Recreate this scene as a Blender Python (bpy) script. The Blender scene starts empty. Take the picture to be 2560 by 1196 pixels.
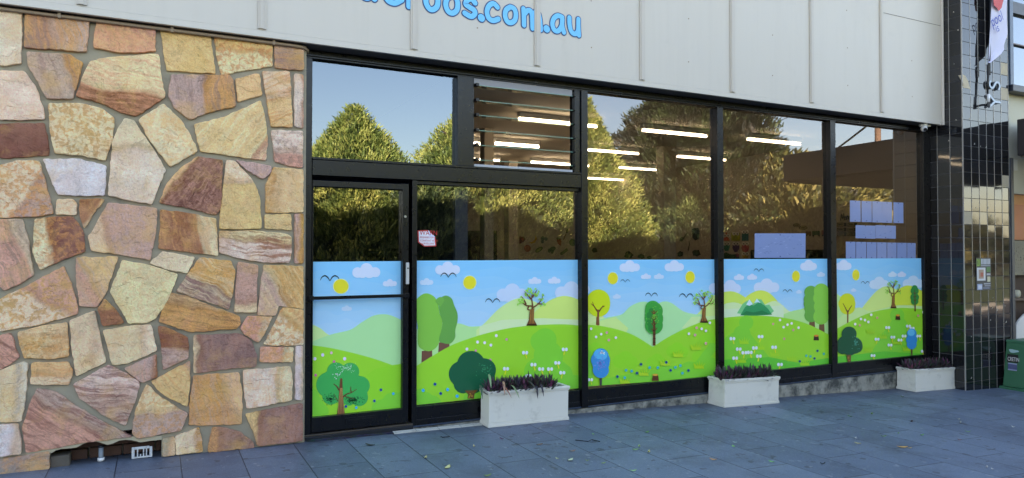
import bpy, bmesh, math, random
import numpy as np
from mathutils import Vector, Matrix
from mathutils.geometry import tessellate_polygon
S = bpy.context.scene
COL = S.collection
# ---------------------------------------------------------------- camera
FPX = 1775.0
TH = math.atan2(3536, 1775); PT = math.atan(33/1775)
CP = Vector((0, -6.12, 1.55))
CF = Vector((math.cos(TH)*math.cos(PT), math.sin(TH)*math.cos(PT), math.sin(PT)))
CR = Vector((math.sin(TH), -math.cos(TH), 0))
CU = CR.cross(CF)
cd = bpy.data.cameras.new('camera'); cam = bpy.data.objects.new('camera', cd); COL.objects.link(cam)
cd.sensor_width = 36; cd.lens = FPX*36/2560; cd.clip_start = .05; cd.clip_end = 2000
cam.matrix_world = Matrix(((CR.x, CU.x, -CF.x, CP.x), (CR.y, CU.y, -CF.y, CP.y), (CR.z, CU.z, -CF.z, CP.z), (0, 0, 0, 1)))
S.camera = cam
# ---------------------------------------------------------------- light
SUN_EL, SUN_AZ = math.radians(18), math.radians(118)      # azimuth counted from +X towards +Y: behind the shop, a little left
w = bpy.data.worlds.new('World'); S.world = w; w.use_nodes = True
nt = w.node_tree; bg = nt.nodes['Background']
sky = nt.nodes.new('ShaderNodeTexSky'); sky.sky_type = 'NISHITA'; sky.sun_disc = False
sky.sun_elevation = SUN_EL; sky.sun_rotation = math.pi/2 - SUN_AZ
sky.air_density = 1.0; sky.dust_density = 1.2; sky.ozone_density = 1.0
nt.links.new(sky.outputs[0], bg.inputs[0]); bg.inputs[1].default_value = .09
sl = bpy.data.lights.new('sun', 'SUN'); sl.energy = 5.0; sl.angle = math.radians(.5); sl.color = (1, .92, .79)
so = bpy.data.objects.new('sun', sl); COL.objects.link(so)
sd = Vector((math.cos(SUN_AZ)*math.cos(SUN_EL), math.sin(SUN_AZ)*math.cos(SUN_EL), math.sin(SUN_EL)))
so.rotation_euler = sd.to_track_quat('Z', 'Y').to_euler(); so.location = (0, 10, 20)
vs = S.view_settings; vs.view_transform = 'Standard'; vs.look = 'None'; vs.gamma = 1; vs.exposure = 3.13; vs.use_white_balance = True; vs.white_balance_temperature = 7300; vs.white_balance_tint = 21
S.cycles.max_bounces = 8; S.cycles.transparent_max_bounces = 12
S.cycles.sample_clamp_indirect = 4

# ---------------------------------------------------------------- helpers
def ray(x, y): return CF + CR*((x-1280)/FPX) + CU*((598-y)/FPX)
def on(ax, val, x, y):
    d = ray(x, y); return CP + d*((val-CP[ax])/d[ax])
def at(x, y, Y=0.0): return on(1, Y, x, y)
GX = [-30, -2, -1, 1.1, 2.06, 3.72, 5.47, 6.64, 8.69, 12, 20, 60]
GZ = [.03, .03, .02, -.012, -.03, -.06, -.117, -.158, -.231, -.345, -.5, -.5]
def gz(X): return float(np.interp(X, GX, GZ))
def ground(x, y):
    z = -.1
    for _ in range(8):
        p = on(2, z, x, y); z = gz(p.x)
    return on(2, z, x, y)
def lin(c):
    return tuple(((v/255)/12.92 if v <= 10.31 else ((v/255+.055)/1.055)**2.4) for v in c[:3])
def T(p): return (p[0]/1.9936, p[1]/1.9936)
def B(p): return (p[0]/1.8808, 560+p[1]/1.8808)
def P(p): return (740+p[0]/2.4405, 620+p[1]/2.4408)
def Q(p): return (1420+p[0]/2.7826, 620+p[1]/2.7833)
def D(p): return (740+p[0]/5.2, 880+p[1]/5.2)
def A(p): return (900+p[0]/3.657, p[1]/3.657)
def Zf(p): return (1280+p[0]/4.923, 560+p[1]/4.923)
def W(p): return (1800+p[0]/4.6, 440+p[1]/4.6)

class MB:
    def __init__(s): s.v = []; s.f = []; s.m = []; s.c = []; s.x = []
    def add(s, vs, fs, mat=0, col=(.5, .5, .5), ex=None):
        o = len(s.v); s.v += [tuple(v) for v in vs]
        for f in fs: s.f.append([i+o for i in f]); s.m.append(mat); s.c.append(col); s.x.append(ex)
        return s
    def box(s, a, b, mat=0, col=(.5, .5, .5)):
        x0, y0, z0 = (min(a[i], b[i]) for i in range(3)); x1, y1, z1 = (max(a[i], b[i]) for i in range(3))
        return s.add([(x0, y0, z0), (x1, y0, z0), (x1, y1, z0), (x0, y1, z0), (x0, y0, z1), (x1, y0, z1), (x1, y1, z1), (x0, y1, z1)],
              [(0, 3, 2, 1), (4, 5, 6, 7), (0, 1, 5, 4), (1, 2, 6, 5), (2, 3, 7, 6), (3, 0, 4, 7)], mat, col)
    def tube(s, pts, r, n=8, mat=0, col=(.5, .5, .5), caps=True):
        pts = [Vector(p) for p in pts]; rr = r if isinstance(r, (list, tuple)) else [r]*len(pts)
        rings = []; o = len(s.v); up = Vector((0, 0, 1))
        for i, p in enumerate(pts):
            d = (pts[min(i+1, len(pts)-1)]-pts[max(i-1, 0)]).normalized()
            a = d.cross(up if abs(d.z) < .95 else Vector((1, 0, 0))).normalized(); b = d.cross(a)
            for k in range(n):
                t = 2*math.pi*k/n; s.v.append(tuple(p+(a*math.cos(t)+b*math.sin(t))*rr[i]))
        for i in range(len(pts)-1):
            for k in range(n):
                s.f.append([o+i*n+k, o+i*n+(k+1) % n, o+(i+1)*n+(k+1) % n, o+(i+1)*n+k]); s.m.append(mat); s.c.append(col); s.x.append(None)
        if caps:
            s.f.append([o+k for k in range(n)][::-1]); s.f.append([o+(len(pts)-1)*n+k for k in range(n)])
            s.m += [mat]*2; s.c += [col]*2; s.x += [None]*2
        return s
    def fill(s, pts, mat=0, col=(.5, .5, .5)):
        if len(pts) < 3: return s
        tr = tessellate_polygon([[Vector(p) for p in pts]])
        return s.add(pts, [tuple(t) for t in tr], mat, col)
    def build(s, name, mats, parent=None, smooth=False, bevel=0, extra=False, loc=None):
        me = bpy.data.meshes.new(name)
        vv = s.v
        if loc is not None: vv = [(v[0]-loc[0], v[1]-loc[1], v[2]-loc[2]) for v in s.v]
        me.from_pydata(vv, [], s.f)
        for m in (mats if isinstance(mats, (list, tuple)) else [mats]): me.materials.append(m)
        me.polygons.foreach_set('material_index', np.array(s.m, dtype=np.int32))
        if smooth: me.polygons.foreach_set('use_smooth', np.ones(len(s.f), dtype=bool))
        lt = np.array([len(f) for f in s.f])
        ca = me.color_attributes.new('col', 'FLOAT_COLOR', 'CORNER')
        arr = np.ones((len(s.f), 4), dtype=np.float32); arr[:, :3] = np.array([c[:3] for c in s.c])
        ca.data.foreach_set('color', np.repeat(arr, lt, axis=0).ravel())
        if extra:
            for key in ('cA', 'cB', 'cC', 'prm'):
                c2 = me.color_attributes.new(key, 'FLOAT_COLOR', 'CORNER')
                ar = np.ones((len(s.f), 4), dtype=np.float32); ar[:, :3] = np.array([(x[key] if x else (.5, .5, .5)) for x in s.x])
                c2.data.foreach_set('color', np.repeat(ar, lt, axis=0).ravel())
            st = me.color_attributes.new('st', 'FLOAT_COLOR', 'CORNER'); buf = []
            for f, x in zip(s.f, s.x):
                for i in f:
                    v = s.v[i]
                    if x:
                        c = x['ctr']; d = x['dir']; dx = v[0]-c[0]; dz = v[2]-c[1]
                        buf += [(dx*d[0]+dz*d[1]), (-dx*d[1]+dz*d[0]), x['seed'], 1]
                    else: buf += [0, 0, 0, 1]
            st.data.foreach_set('color', buf)
        me.validate(); me.update()
        o = bpy.data.objects.new(name, me); COL.objects.link(o)
        if loc is not None: o.location = loc
        if parent: o.parent = parent
        if bevel:
            b = o.modifiers.new('bevel', 'BEVEL'); b.width = bevel; b.segments = 2; b.limit_method = 'ANGLE'; b.angle_limit = math.radians(50)
        return o
def tag(o, label=None, cat=None, group=None, kind=None):
    if label: o['label'] = label
    if cat: o['category'] = cat
    if group: o['group'] = group
    if kind: o['kind'] = kind
    return o
def empty(name, label, cat, group=None, loc=(0, 0, 0)):
    o = bpy.data.objects.new(name, None); COL.objects.link(o); o.location = loc
    return tag(o, label, cat, group)
def struct(o): o['kind'] = 'structure'; return o

# ---------------------------------------------------------------- materials
def nmat(name):
    m = bpy.data.materials.new(name); m.use_nodes = True; n = m.node_tree
    return m, n, n.nodes['Principled BSDF']
def ramp(n, fac, stops):
    r = n.nodes.new('ShaderNodeValToRGB'); n.links.new(fac, r.inputs[0])
    e = r.color_ramp.elements
    while len(e) < len(stops): e.new(.5)
    for k, (p, c) in enumerate(stops): e[k].position = p; e[k].color = (*c[:3], 1)
    return r.outputs[0]
def noise(n, scale, detail=4, vec=None, rough=.55, dist=0):
    t = n.nodes.new('ShaderNodeTexNoise'); t.inputs['Scale'].default_value = scale; t.inputs['Detail'].default_value = detail
    t.inputs['Roughness'].default_value = rough; t.inputs['Distortion'].default_value = dist
    if vec is not None: n.links.new(vec, t.inputs['Vector'])
    return t.outputs['Fac']
def mix(n, fac, a, b, mode='MIX'):
    m = n.nodes.new('ShaderNodeMix'); m.data_type = 'RGBA'; m.blend_type = mode
    for s, v in ((m.inputs[0], fac), (m.inputs[6], a), (m.inputs[7], b)):
        if isinstance(v, (int, float)): s.default_value = v
        elif isinstance(v, tuple): s.default_value = (*v[:3], 1)
        else: n.links.new(v, s)
    return m.outputs[2]
def math_(n, op, a, b=0, c=None):
    m = n.nodes.new('ShaderNodeMath'); m.operation = op
    for s, v in zip(m.inputs, (a, b, c)):
        if v is None: continue
        if isinstance(v, (int, float)): s.default_value = v
        else: n.links.new(v, s)
    return m.outputs[0]
def geo(n): return n.nodes.new('ShaderNodeNewGeometry').outputs['Position']
def scaled(n, vec, sc):
    m = n.nodes.new('ShaderNodeMapping'); n.links.new(vec, m.inputs[0]); m.inputs['Scale'].default_value = sc; return m.outputs[0]
def bump(n, bs, h, strength=.3, dist=.01):
    b = n.nodes.new('ShaderNodeBump'); b.inputs['Strength'].default_value = strength; b.inputs['Distance'].default_value = dist
    n.links.new(h, b.inputs['Height']); n.links.new(b.outputs[0], bs.inputs['Normal']); return b
def pmat(name, c, rough=.5, var=.12, scale=3, bs=0, bscale=60, metal=0, spec=.5, dirt=None):
    m, n, b = nmat(name); g = geo(n); c = lin(c)
    col = mix(n, noise(n, scale, 6, g), tuple(v*(1-var) for v in c), tuple(min(1, v*(1+var)) for v in c))
    if dirt:
        f = noise(n, dirt[1], 8, g, .65)
        f = ramp(n, f, [(dirt[2], (0, 0, 0)), (min(1, dirt[2]+.2), (1, 1, 1))])
        col = mix(n, math_(n, 'MULTIPLY', f, dirt[3]), col, lin(dirt[0]))
    n.links.new(col, b.inputs['Base Color'])
    rn = noise(n, scale*4, 4, g); rr = math_(n, 'MULTIPLY_ADD', rn, .2, max(.02, rough-.1)); n.links.new(rr, b.inputs['Roughness'])
    b.inputs['Metallic'].default_value = metal; b.inputs['Specular IOR Level'].default_value = spec
    if bs: bump(n, b, noise(n, bscale, 5, g), bs, .004)
    return m
def amat(name, rough=.5, var=.1, scale=4, bs=0, bscale=50, spec=.5, trans=0):
    m, n, b = nmat(name); g = geo(n)
    a = n.nodes.new('ShaderNodeAttribute'); a.attribute_name = 'col'
    f = math_(n, 'MULTIPLY_ADD', noise(n, scale, 4, g), 2*var, 1-var)
    n.links.new(mix(n, 1.0, a.outputs['Color'], f, 'MULTIPLY'), b.inputs['Base Color'])
    b.inputs['Roughness'].default_value = rough; b.inputs['Specular IOR Level'].default_value = spec
    if bs: bump(n, b, noise(n, bscale, 5, g), bs, .003)
    return m
M = {}
M['fascia'] = pmat('fascia_paint', (200, 191, 177), .42, .03, .8, .05, 20, dirt=((150, 145, 135), 2.5, .62, .25))
def streaks(m, s=.16):
    n = m.node_tree; b = n.nodes['Principled BSDF']; src = b.inputs['Base Color'].links[0].from_socket
    v = scaled(n, geo(n), (7, 7, .5)); f = ramp(n, noise(n, 1, 6, v, .7), [(.5, (0, 0, 0)), (.72, (1, 1, 1))])
    n.links.new(mix(n, math_(n, 'MULTIPLY', f, s), src, lin((138, 126, 110))), b.inputs['Base Color'])
streaks(M['fascia'], .07)
M['batten'] = pmat('batten_paint', (194, 184, 170), .45, .04, 2)
M['blackframe'] = pmat('black_frame_paint', (10, 11, 15), .3, .25, 5, .05, 12, spec=.36, dirt=((40, 42, 40), 3, .62, .3))
M['soffit'] = pmat('soffit', (78, 72, 68), .6, .1, 2)
M['plaster'] = pmat('cream_plaster', (186, 174, 156), .8, .04, 2, .1, 30)
M['ceil'] = pmat('ceiling_paint', (205, 196, 178), .85, .03, 1)
M['lobby'] = pmat('lobby_dark_wall', (96, 106, 130), .6, .1, 2)
M['intfloor'] = pmat('interior_floor', (120, 105, 85), .5, .1, 3)
M['white'] = pmat('white_plastic', (225, 225, 222), .35, .04, 5)
M['planter'] = pmat('planter_white_paint', (218, 215, 202), .5, .03, 4, .06, 40, dirt=((140, 134, 118), 6, .55, .45))
M['soil'] = pmat('soil', (52, 42, 38), .95, .4, 40, .8, 80)
M['metal'] = pmat('brushed_metal', (170, 172, 175), .3, .08, 10, metal=.9)
M['darkmetal'] = pmat('dark_metal', (48, 50, 54), .4, .15, 10, metal=.5)
M['pipe'] = pmat('beige_conduit', (150, 128, 104), .5, .1, 5)
M['attr'] = amat('painted_attribute', .5, .06)
M['art'] = amat('window_film_print', .3, .06, 1.6, .12, 160, .5)
M['letterblue'] = pmat('letter_blue', (92, 190, 236), .4, .05, 6)
M['letteredge'] = pmat('letter_navy', (28, 66, 116), .4, .05, 6)
M['asphalt'] = pmat('asphalt', (62, 62, 62), .85, .2, 1, .5, 90)
M['verge'] = pmat('verge_grass_ground', (70, 82, 40), .95, .3, 1.5, .5, 20)
M['kerb'] = pmat('kerb_concrete', (140, 136, 128), .8, .12, 3, .3, 40)
M['bark'] = pmat('bark', (80, 62, 46), .9, .3, 8, .8, 30)
M['wood'] = pmat('pole_timber', (112, 88, 70), .8, .2, 5, .4, 40)
M['brickrecess'] = pmat('recess_brown_brick', (82, 56, 44), .9, .3, 9, .6, 50)
M['awning'] = pmat('awning_dark_sheet', (40, 36, 36), .5, .1, 2)
M['greenmetal'] = pmat('green_cabinet_paint', (46, 104, 74), .45, .1, 4, .05, 30, dirt=((70, 80, 60), 8, .6, .4))
M['orange'] = pmat('orange_panel', (196, 104, 44), .5, .08, 5)
M['cream'] = pmat('cream_render', (206, 200, 176), .8, .06, 3, .2, 40)
M['sleeve'] = amat('glossy_paper_sleeve', .12, .05, 6, .03, 20, .7)
M['paper'] = pmat('paper', (216, 222, 238), .7, .05, 5)

def glass(name, tint, k, base, ior=1.6, rough=.0, gc=(.95, .97, 1)):
    m = bpy.data.materials.new(name); m.use_nodes = True; n = m.node_tree; n.nodes.clear()
    o = n.nodes.new('ShaderNodeOutputMaterial'); mx = n.nodes.new('ShaderNodeMixShader')
    t = n.nodes.new('ShaderNodeBsdfTransparent'); t.inputs[0].default_value = (*tint, 1)
    g = n.nodes.new('ShaderNodeBsdfGlossy'); g.inputs['Roughness'].default_value = rough; g.inputs['Color'].default_value = (*gc, 1)
    fr = n.nodes.new('ShaderNodeFresnel'); fr.inputs['IOR'].default_value = ior
    f = math_(n, 'MULTIPLY_ADD', fr.outputs[0], k, base)
    n.links.new(f, mx.inputs[0]); n.links.new(t.outputs[0], mx.inputs[1]); n.links.new(g.outputs[0], mx.inputs[2])
    n.links.new(mx.outputs[0], o.inputs[0])
    return m
M['glass'] = glass('shop_glass', (.37, .36, .345), .95, .07)
M['glassmirror'] = glass('upper_pane_glass', (.4, .4, .4), .9, .10, gc=(.80, .92, 1))
M['glasslow'] = glass('door_glass', (.40, .40, .41), 1.0, .085)
M['louvreglass'] = glass('louvre_glass', (.72, .82, .76), .7, .04)
M['greenedge'] = pmat('glass_edge_green', (120, 170, 150), .2, .05, 4)
def emit(name, c, s):
    m = bpy.data.materials.new(name); m.use_nodes = True; n = m.node_tree; b = n.nodes['Principled BSDF']
    b.inputs['Base Color'].default_value = (.8, .8, .75, 1); b.inputs['Emission Color'].default_value = (*lin(c), 1); b.inputs['Emission Strength'].default_value = s
    return m
M['tube'] = emit('fluorescent_tube', (255, 240, 205), 3.0)

# stone
def stone_mat():
    m, n, b = nmat('sandstone'); g = geo(n)
    def at_(k):
        a = n.nodes.new('ShaderNodeAttribute'); a.attribute_name = k; return a.outputs['Color']
    st = at_('st'); prm = at_('prm'); cA, cB, cC = at_('cA'), at_('cB'), at_('cC')
    sp = n.nodes.new('ShaderNodeSeparateXYZ'); n.links.new(st, sp.inputs[0]); u, v, sd_ = sp.outputs
    pp = n.nodes.new('ShaderNodeSeparateXYZ'); n.links.new(prm, pp.inputs[0]); stripe, mott, split = pp.outputs
    big = noise(n, 5, 4, st, .5)
    uu = math_(n, 'MULTIPLY_ADD', math_(n, 'SUBTRACT', big, .5), .12, u)
    # boundary between A and B at u = split (metres)
    d = math_(n, 'SUBTRACT', uu, split)
    mr = n.nodes.new('ShaderNodeMapRange'); mr.interpolation_type = 'SMOOTHSTEP'; n.links.new(d, mr.inputs[0])
    mr.inputs[1].default_value = -.012; mr.inputs[2].default_value = .02
    base = mix(n, mr.outputs[0], cA, cB)
    # rust rim next to the boundary
    rim = n.nodes.new('ShaderNodeMapRange'); rim.interpolation_type = 'SMOOTHSTEP'; n.links.new(math_(n, 'ABSOLUTE', math_(n, 'SUBTRACT', d, .02)), rim.inputs[0])
    rim.inputs[1].default_value = .05; rim.inputs[2].default_value = .0
    base = mix(n, math_(n, 'MULTIPLY', rim.outputs[0], .35), base, lin((150, 96, 44)))
    # stripes along v
    cv = n.nodes.new('ShaderNodeCombineXYZ')
    n.links.new(math_(n, 'MULTIPLY', uu, 38), cv.inputs[0]); n.links.new(math_(n, 'MULTIPLY', v, 3), cv.inputs[1]); n.links.new(sd_, cv.inputs[2])
    sn = noise(n, 1.0, 5, cv.outputs[0], .65)
    sf = ramp(n, sn, [(.46, (0, 0, 0)), (.60, (1, 1, 1))])
    base = mix(n, math_(n, 'MULTIPLY', sf, stripe), base, cC)
    # mottling
    mn = noise(n, 26, 3, st, .6, .6); mf = ramp(n, mn, [(.46, (0, 0, 0)), (.58, (1, 1, 1))])
    base = mix(n, math_(n, 'MULTIPLY', mf, mott), base, cC)
    # grain and weathering
    gn = noise(n, 75, 6, g, .85)
    base = mix(n, 1.0, base, math_(n, 'MULTIPLY_ADD', gn, 1.3, .36), 'MULTIPLY')
    wn = noise(n, 9, 6, g, .6)
    base = mix(n, 1.0, base, math_(n, 'MULTIPLY_ADD', wn, .7, .66), 'MULTIPLY')
    # soft pink and honey clouding, as sandstone has
    cl = ramp(n, noise(n, 3.4, 5, g, .6, .5), [(.42, (0, 0, 0)), (.62, (1, 1, 1))])
    base = mix(n, math_(n, 'MULTIPLY', cl, .28), base, lin((212, 160, 132)))
    cl2 = ramp(n, noise(n, 4.6, 6, mixvec(n, g), .6), [(.5, (0, 0, 0)), (.66, (1, 1, 1))])
    base = mix(n, math_(n, 'MULTIPLY', cl2, .35), base, lin((222, 180, 104)))
    # thin dark crack lines: crevice shade and dirt painted in along cleft edges
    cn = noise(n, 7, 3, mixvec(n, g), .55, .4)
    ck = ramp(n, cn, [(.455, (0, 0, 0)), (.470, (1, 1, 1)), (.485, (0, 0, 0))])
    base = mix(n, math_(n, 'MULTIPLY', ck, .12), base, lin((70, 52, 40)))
    base = mix(n, 1.0, base, (1.34, 1.24, 1.16), 'MULTIPLY')
    n.links.new(base, b.inputs['Base Color']); b.inputs['Roughness'].default_value = .85; b.inputs['Specular IOR Level'].default_value = .25
    ledge = ramp(n, cn, [(.30, (0, 0, 0)), (.46, (.25, .25, .25)), (.475, (.7, .7, .7)), (.62, (.8, .8, .8)), (.64, (1.0, 1.0, 1.0))])
    cleft = n.nodes.new('ShaderNodeTexVoronoi'); cleft.inputs['Scale'].default_value = 7; n.links.new(mixvec(n, g), cleft.inputs['Vector'])
    h = math_(n, 'MULTIPLY_ADD', noise(n, 34, 10, g, .78), 1.5, math_(n, 'MULTIPLY', cleft.outputs['Distance'], .3))
    h = math_(n, 'MULTIPLY_ADD', sn, .35, h); h = math_(n, 'MULTIPLY_ADD', ledge, .65, h)
    bump(n, b, h, .9, .02)
    return m
def mixvec(n, g):
    a = n.nodes.new('ShaderNodeVectorMath'); a.operation = 'ADD'; n.links.new(g, a.inputs[0])
    t = n.nodes.new('ShaderNodeTexNoise'); t.inputs['Scale'].default_value = 6; n.links.new(g, t.inputs['Vector'])
    sc = n.nodes.new('ShaderNodeVectorMath'); sc.operation = 'SCALE'; sc.inputs[3].default_value = .25; n.links.new(t.outputs['Color'], sc.inputs[0])
    n.links.new(sc.outputs[0], a.inputs[1]); return a.outputs[0]
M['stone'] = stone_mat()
M['mortar'] = pmat('mortar', (156, 146, 124), .9, .2, 7, 1.0, 30, dirt=((88, 86, 78), 6, .56, .6))
# pavement: granite pavers, long joints running to the shop
def paving():
    m, n, b = nmat('granite_pavers'); g = geo(n)
    sx = n.nodes.new('ShaderNodeSeparateXYZ'); n.links.new(g, sx.inputs[0])
    c = n.nodes.new('ShaderNodeCombineXYZ'); n.links.new(sx.outputs[1], c.inputs[0]); n.links.new(math_(n, 'ADD', sx.outputs[0], PAVE_OFF), c.inputs[1])
    def brick(ms, sm, c1, c2, mc):
        br = n.nodes.new('ShaderNodeTexBrick'); n.links.new(c.outputs[0], br.inputs['Vector'])
        br.inputs['Scale'].default_value = 1; br.inputs['Brick Width'].default_value = .86; br.inputs['Row Height'].default_value = PAVE_W
        br.inputs['Mortar Size'].default_value = ms; br.inputs['Mortar Smooth'].default_value = sm; br.offset = .5
        br.inputs['Color1'].default_value = c1; br.inputs['Color2'].default_value = c2; br.inputs['Mortar'].default_value = mc
        br.inputs['Bias'].default_value = 0
        return br
    br = brick(.0042, .3, (.8, .81, .84, 1), (1.16, 1.15, 1.12, 1), (.22, .22, .24, 1))
    base = mix(n, noise(n, 2.2, 5, g), lin((80, 96, 114)), lin((108, 125, 143)))
    sp1 = ramp(n, noise(n, 170, 3, g, .8), [(.5, (0, 0, 0)), (.68, (1, 1, 1))])
    base = mix(n, math_(n, 'MULTIPLY', sp1, .45), base, lin((160, 168, 182)))
    sp2 = ramp(n, noise(n, 120, 3, g, .8), [(.3, (1, 1, 1)), (.46, (0, 0, 0))])
    base = mix(n, math_(n, 'MULTIPLY', sp2, .5), base, lin((50, 56, 66)))
    dr = ramp(n, noise(n, 1.3, 9, g, .7), [(.50, (0, 0, 0)), (.72, (1, 1, 1))])
    base = mix(n, math_(n, 'MULTIPLY', dr, .6), base, lin((62, 68, 78)))
    sp3 = ramp(n, noise(n, 9, 2, g, .5), [(.665, (0, 0, 0)), (.69, (1, 1, 1))])
    base = mix(n, math_(n, 'MULTIPLY', sp3, .6), base, lin((60, 62, 66)))
    base = mix(n, 1.0, base, br.outputs['Color'], 'MULTIPLY')
    sp4 = ramp(n, noise(n, 13, 2, scaled(n, g, (1.3, 1, 1)), .5), [(.685, (0, 0, 0)), (.70, (1, 1, 1))])
    base = mix(n, math_(n, 'MULTIPLY', sp4, .5), base, lin((150, 156, 160)))
    blot = ramp(n, noise(n, 2.6, 8, g, .75, .6), [(.56, (0, 0, 0)), (.60, (1, 1, 1))])
    base = mix(n, math_(n, 'MULTIPLY', blot, .22), base, lin((58, 66, 80)))
    # grime gathered on the ground along the foot of the shopfront
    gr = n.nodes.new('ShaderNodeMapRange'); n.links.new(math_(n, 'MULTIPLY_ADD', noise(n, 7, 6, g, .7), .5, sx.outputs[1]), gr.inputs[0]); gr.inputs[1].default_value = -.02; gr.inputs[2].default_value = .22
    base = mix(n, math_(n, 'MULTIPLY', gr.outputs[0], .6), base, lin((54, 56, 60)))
    n.links.new(base, b.inputs['Base Color'])
    n.links.new(math_(n, 'MULTIPLY_ADD', noise(n, 60, 3, g), .25, .42), b.inputs['Roughness'])
    h = math_(n, 'MULTIPLY_ADD', noise(n, 150, 4, g, .7), .12, math_(n, 'MULTIPLY', math_(n, 'SUBTRACT', 1, br.outputs['Fac']), .8))
    bump(n, b, h, .5, .006)
    return m
PAVE_W = .419; PAVE_OFF = .241
M['paving'] = paving()
# ================================================================ ground
def sheet(name, mat, xs, ys, zoff=0.0, kind='structure', sub=1):
    mb = MB(); nx = len(xs); vs_ = [(x, y, gz(x)+zoff) for y in ys for x in xs]; fs = []
    for j in range(len(ys)-1):
        for i in range(nx-1): fs.append((j*nx+i, j*nx+i+1, (j+1)*nx+i+1, (j+1)*nx+i))
    mb.add(vs_, fs); o = mb.build(name, mat); o['kind'] = kind; return o
XS = sorted(set(GX+list(np.linspace(-8, 40, 49))))
sheet('pavement', M['paving'], XS, [-4.4, 0.12])
sheet('road', M['asphalt'], XS, [-11.4, -4.55], -.13)
mb = MB()
for i in range(len(XS)-1):
    for (y0, y1) in ((-4.55, -4.4), (-11.55, -11.4)):
        x0, x1 = XS[i], XS[i+1]; a, b_ = gz(x0), gz(x1)
        mb.add([(x0, y0, a-.2), (x1, y0, b_-.2), (x1, y1, b_-.2), (x0, y1, a-.2), (x0, y0, a+.003), (x1, y0, b_+.003), (x1, y1, b_+.003), (x0, y1, a+.003)],
               [(4, 5, 6, 7), (0, 1, 5, 4), (3, 7, 6, 2)])
struct(mb.build('kerb', M['kerb']))
sheet('verge', M['verge'], XS, [-42, -11.55])
mb = MB(); mb.add([(-400, -500, -1.2), (500, -500, -1.2), (500, 400, -1.2), (-400, 400, -1.2)], [(0, 1, 2, 3)]); struct(mb.build('ground', M['verge']))

# ================================================================ stone wall
YW = -.12
stone_wall = empty('stone_wall', 'crazy paved sandstone wall with grey mortar beside the shop door', 'stone wall', loc=(0, YW, 0))
def scol(*c): return lin(c)
CR_ = (234, 214, 174); PALE = (234, 216, 194); WHT = (222, 220, 212); YEL = (230, 194, 140); GOLD = (208, 156, 96); ORG = (206, 142, 84)
PINK = (214, 164, 142); PUR = (150, 118, 108); MAR = (128, 80, 70); BRN = (150, 98, 66); DBR = (116, 72, 50); LIL = (194, 164, 150); SALM = (216, 158, 124)
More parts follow.
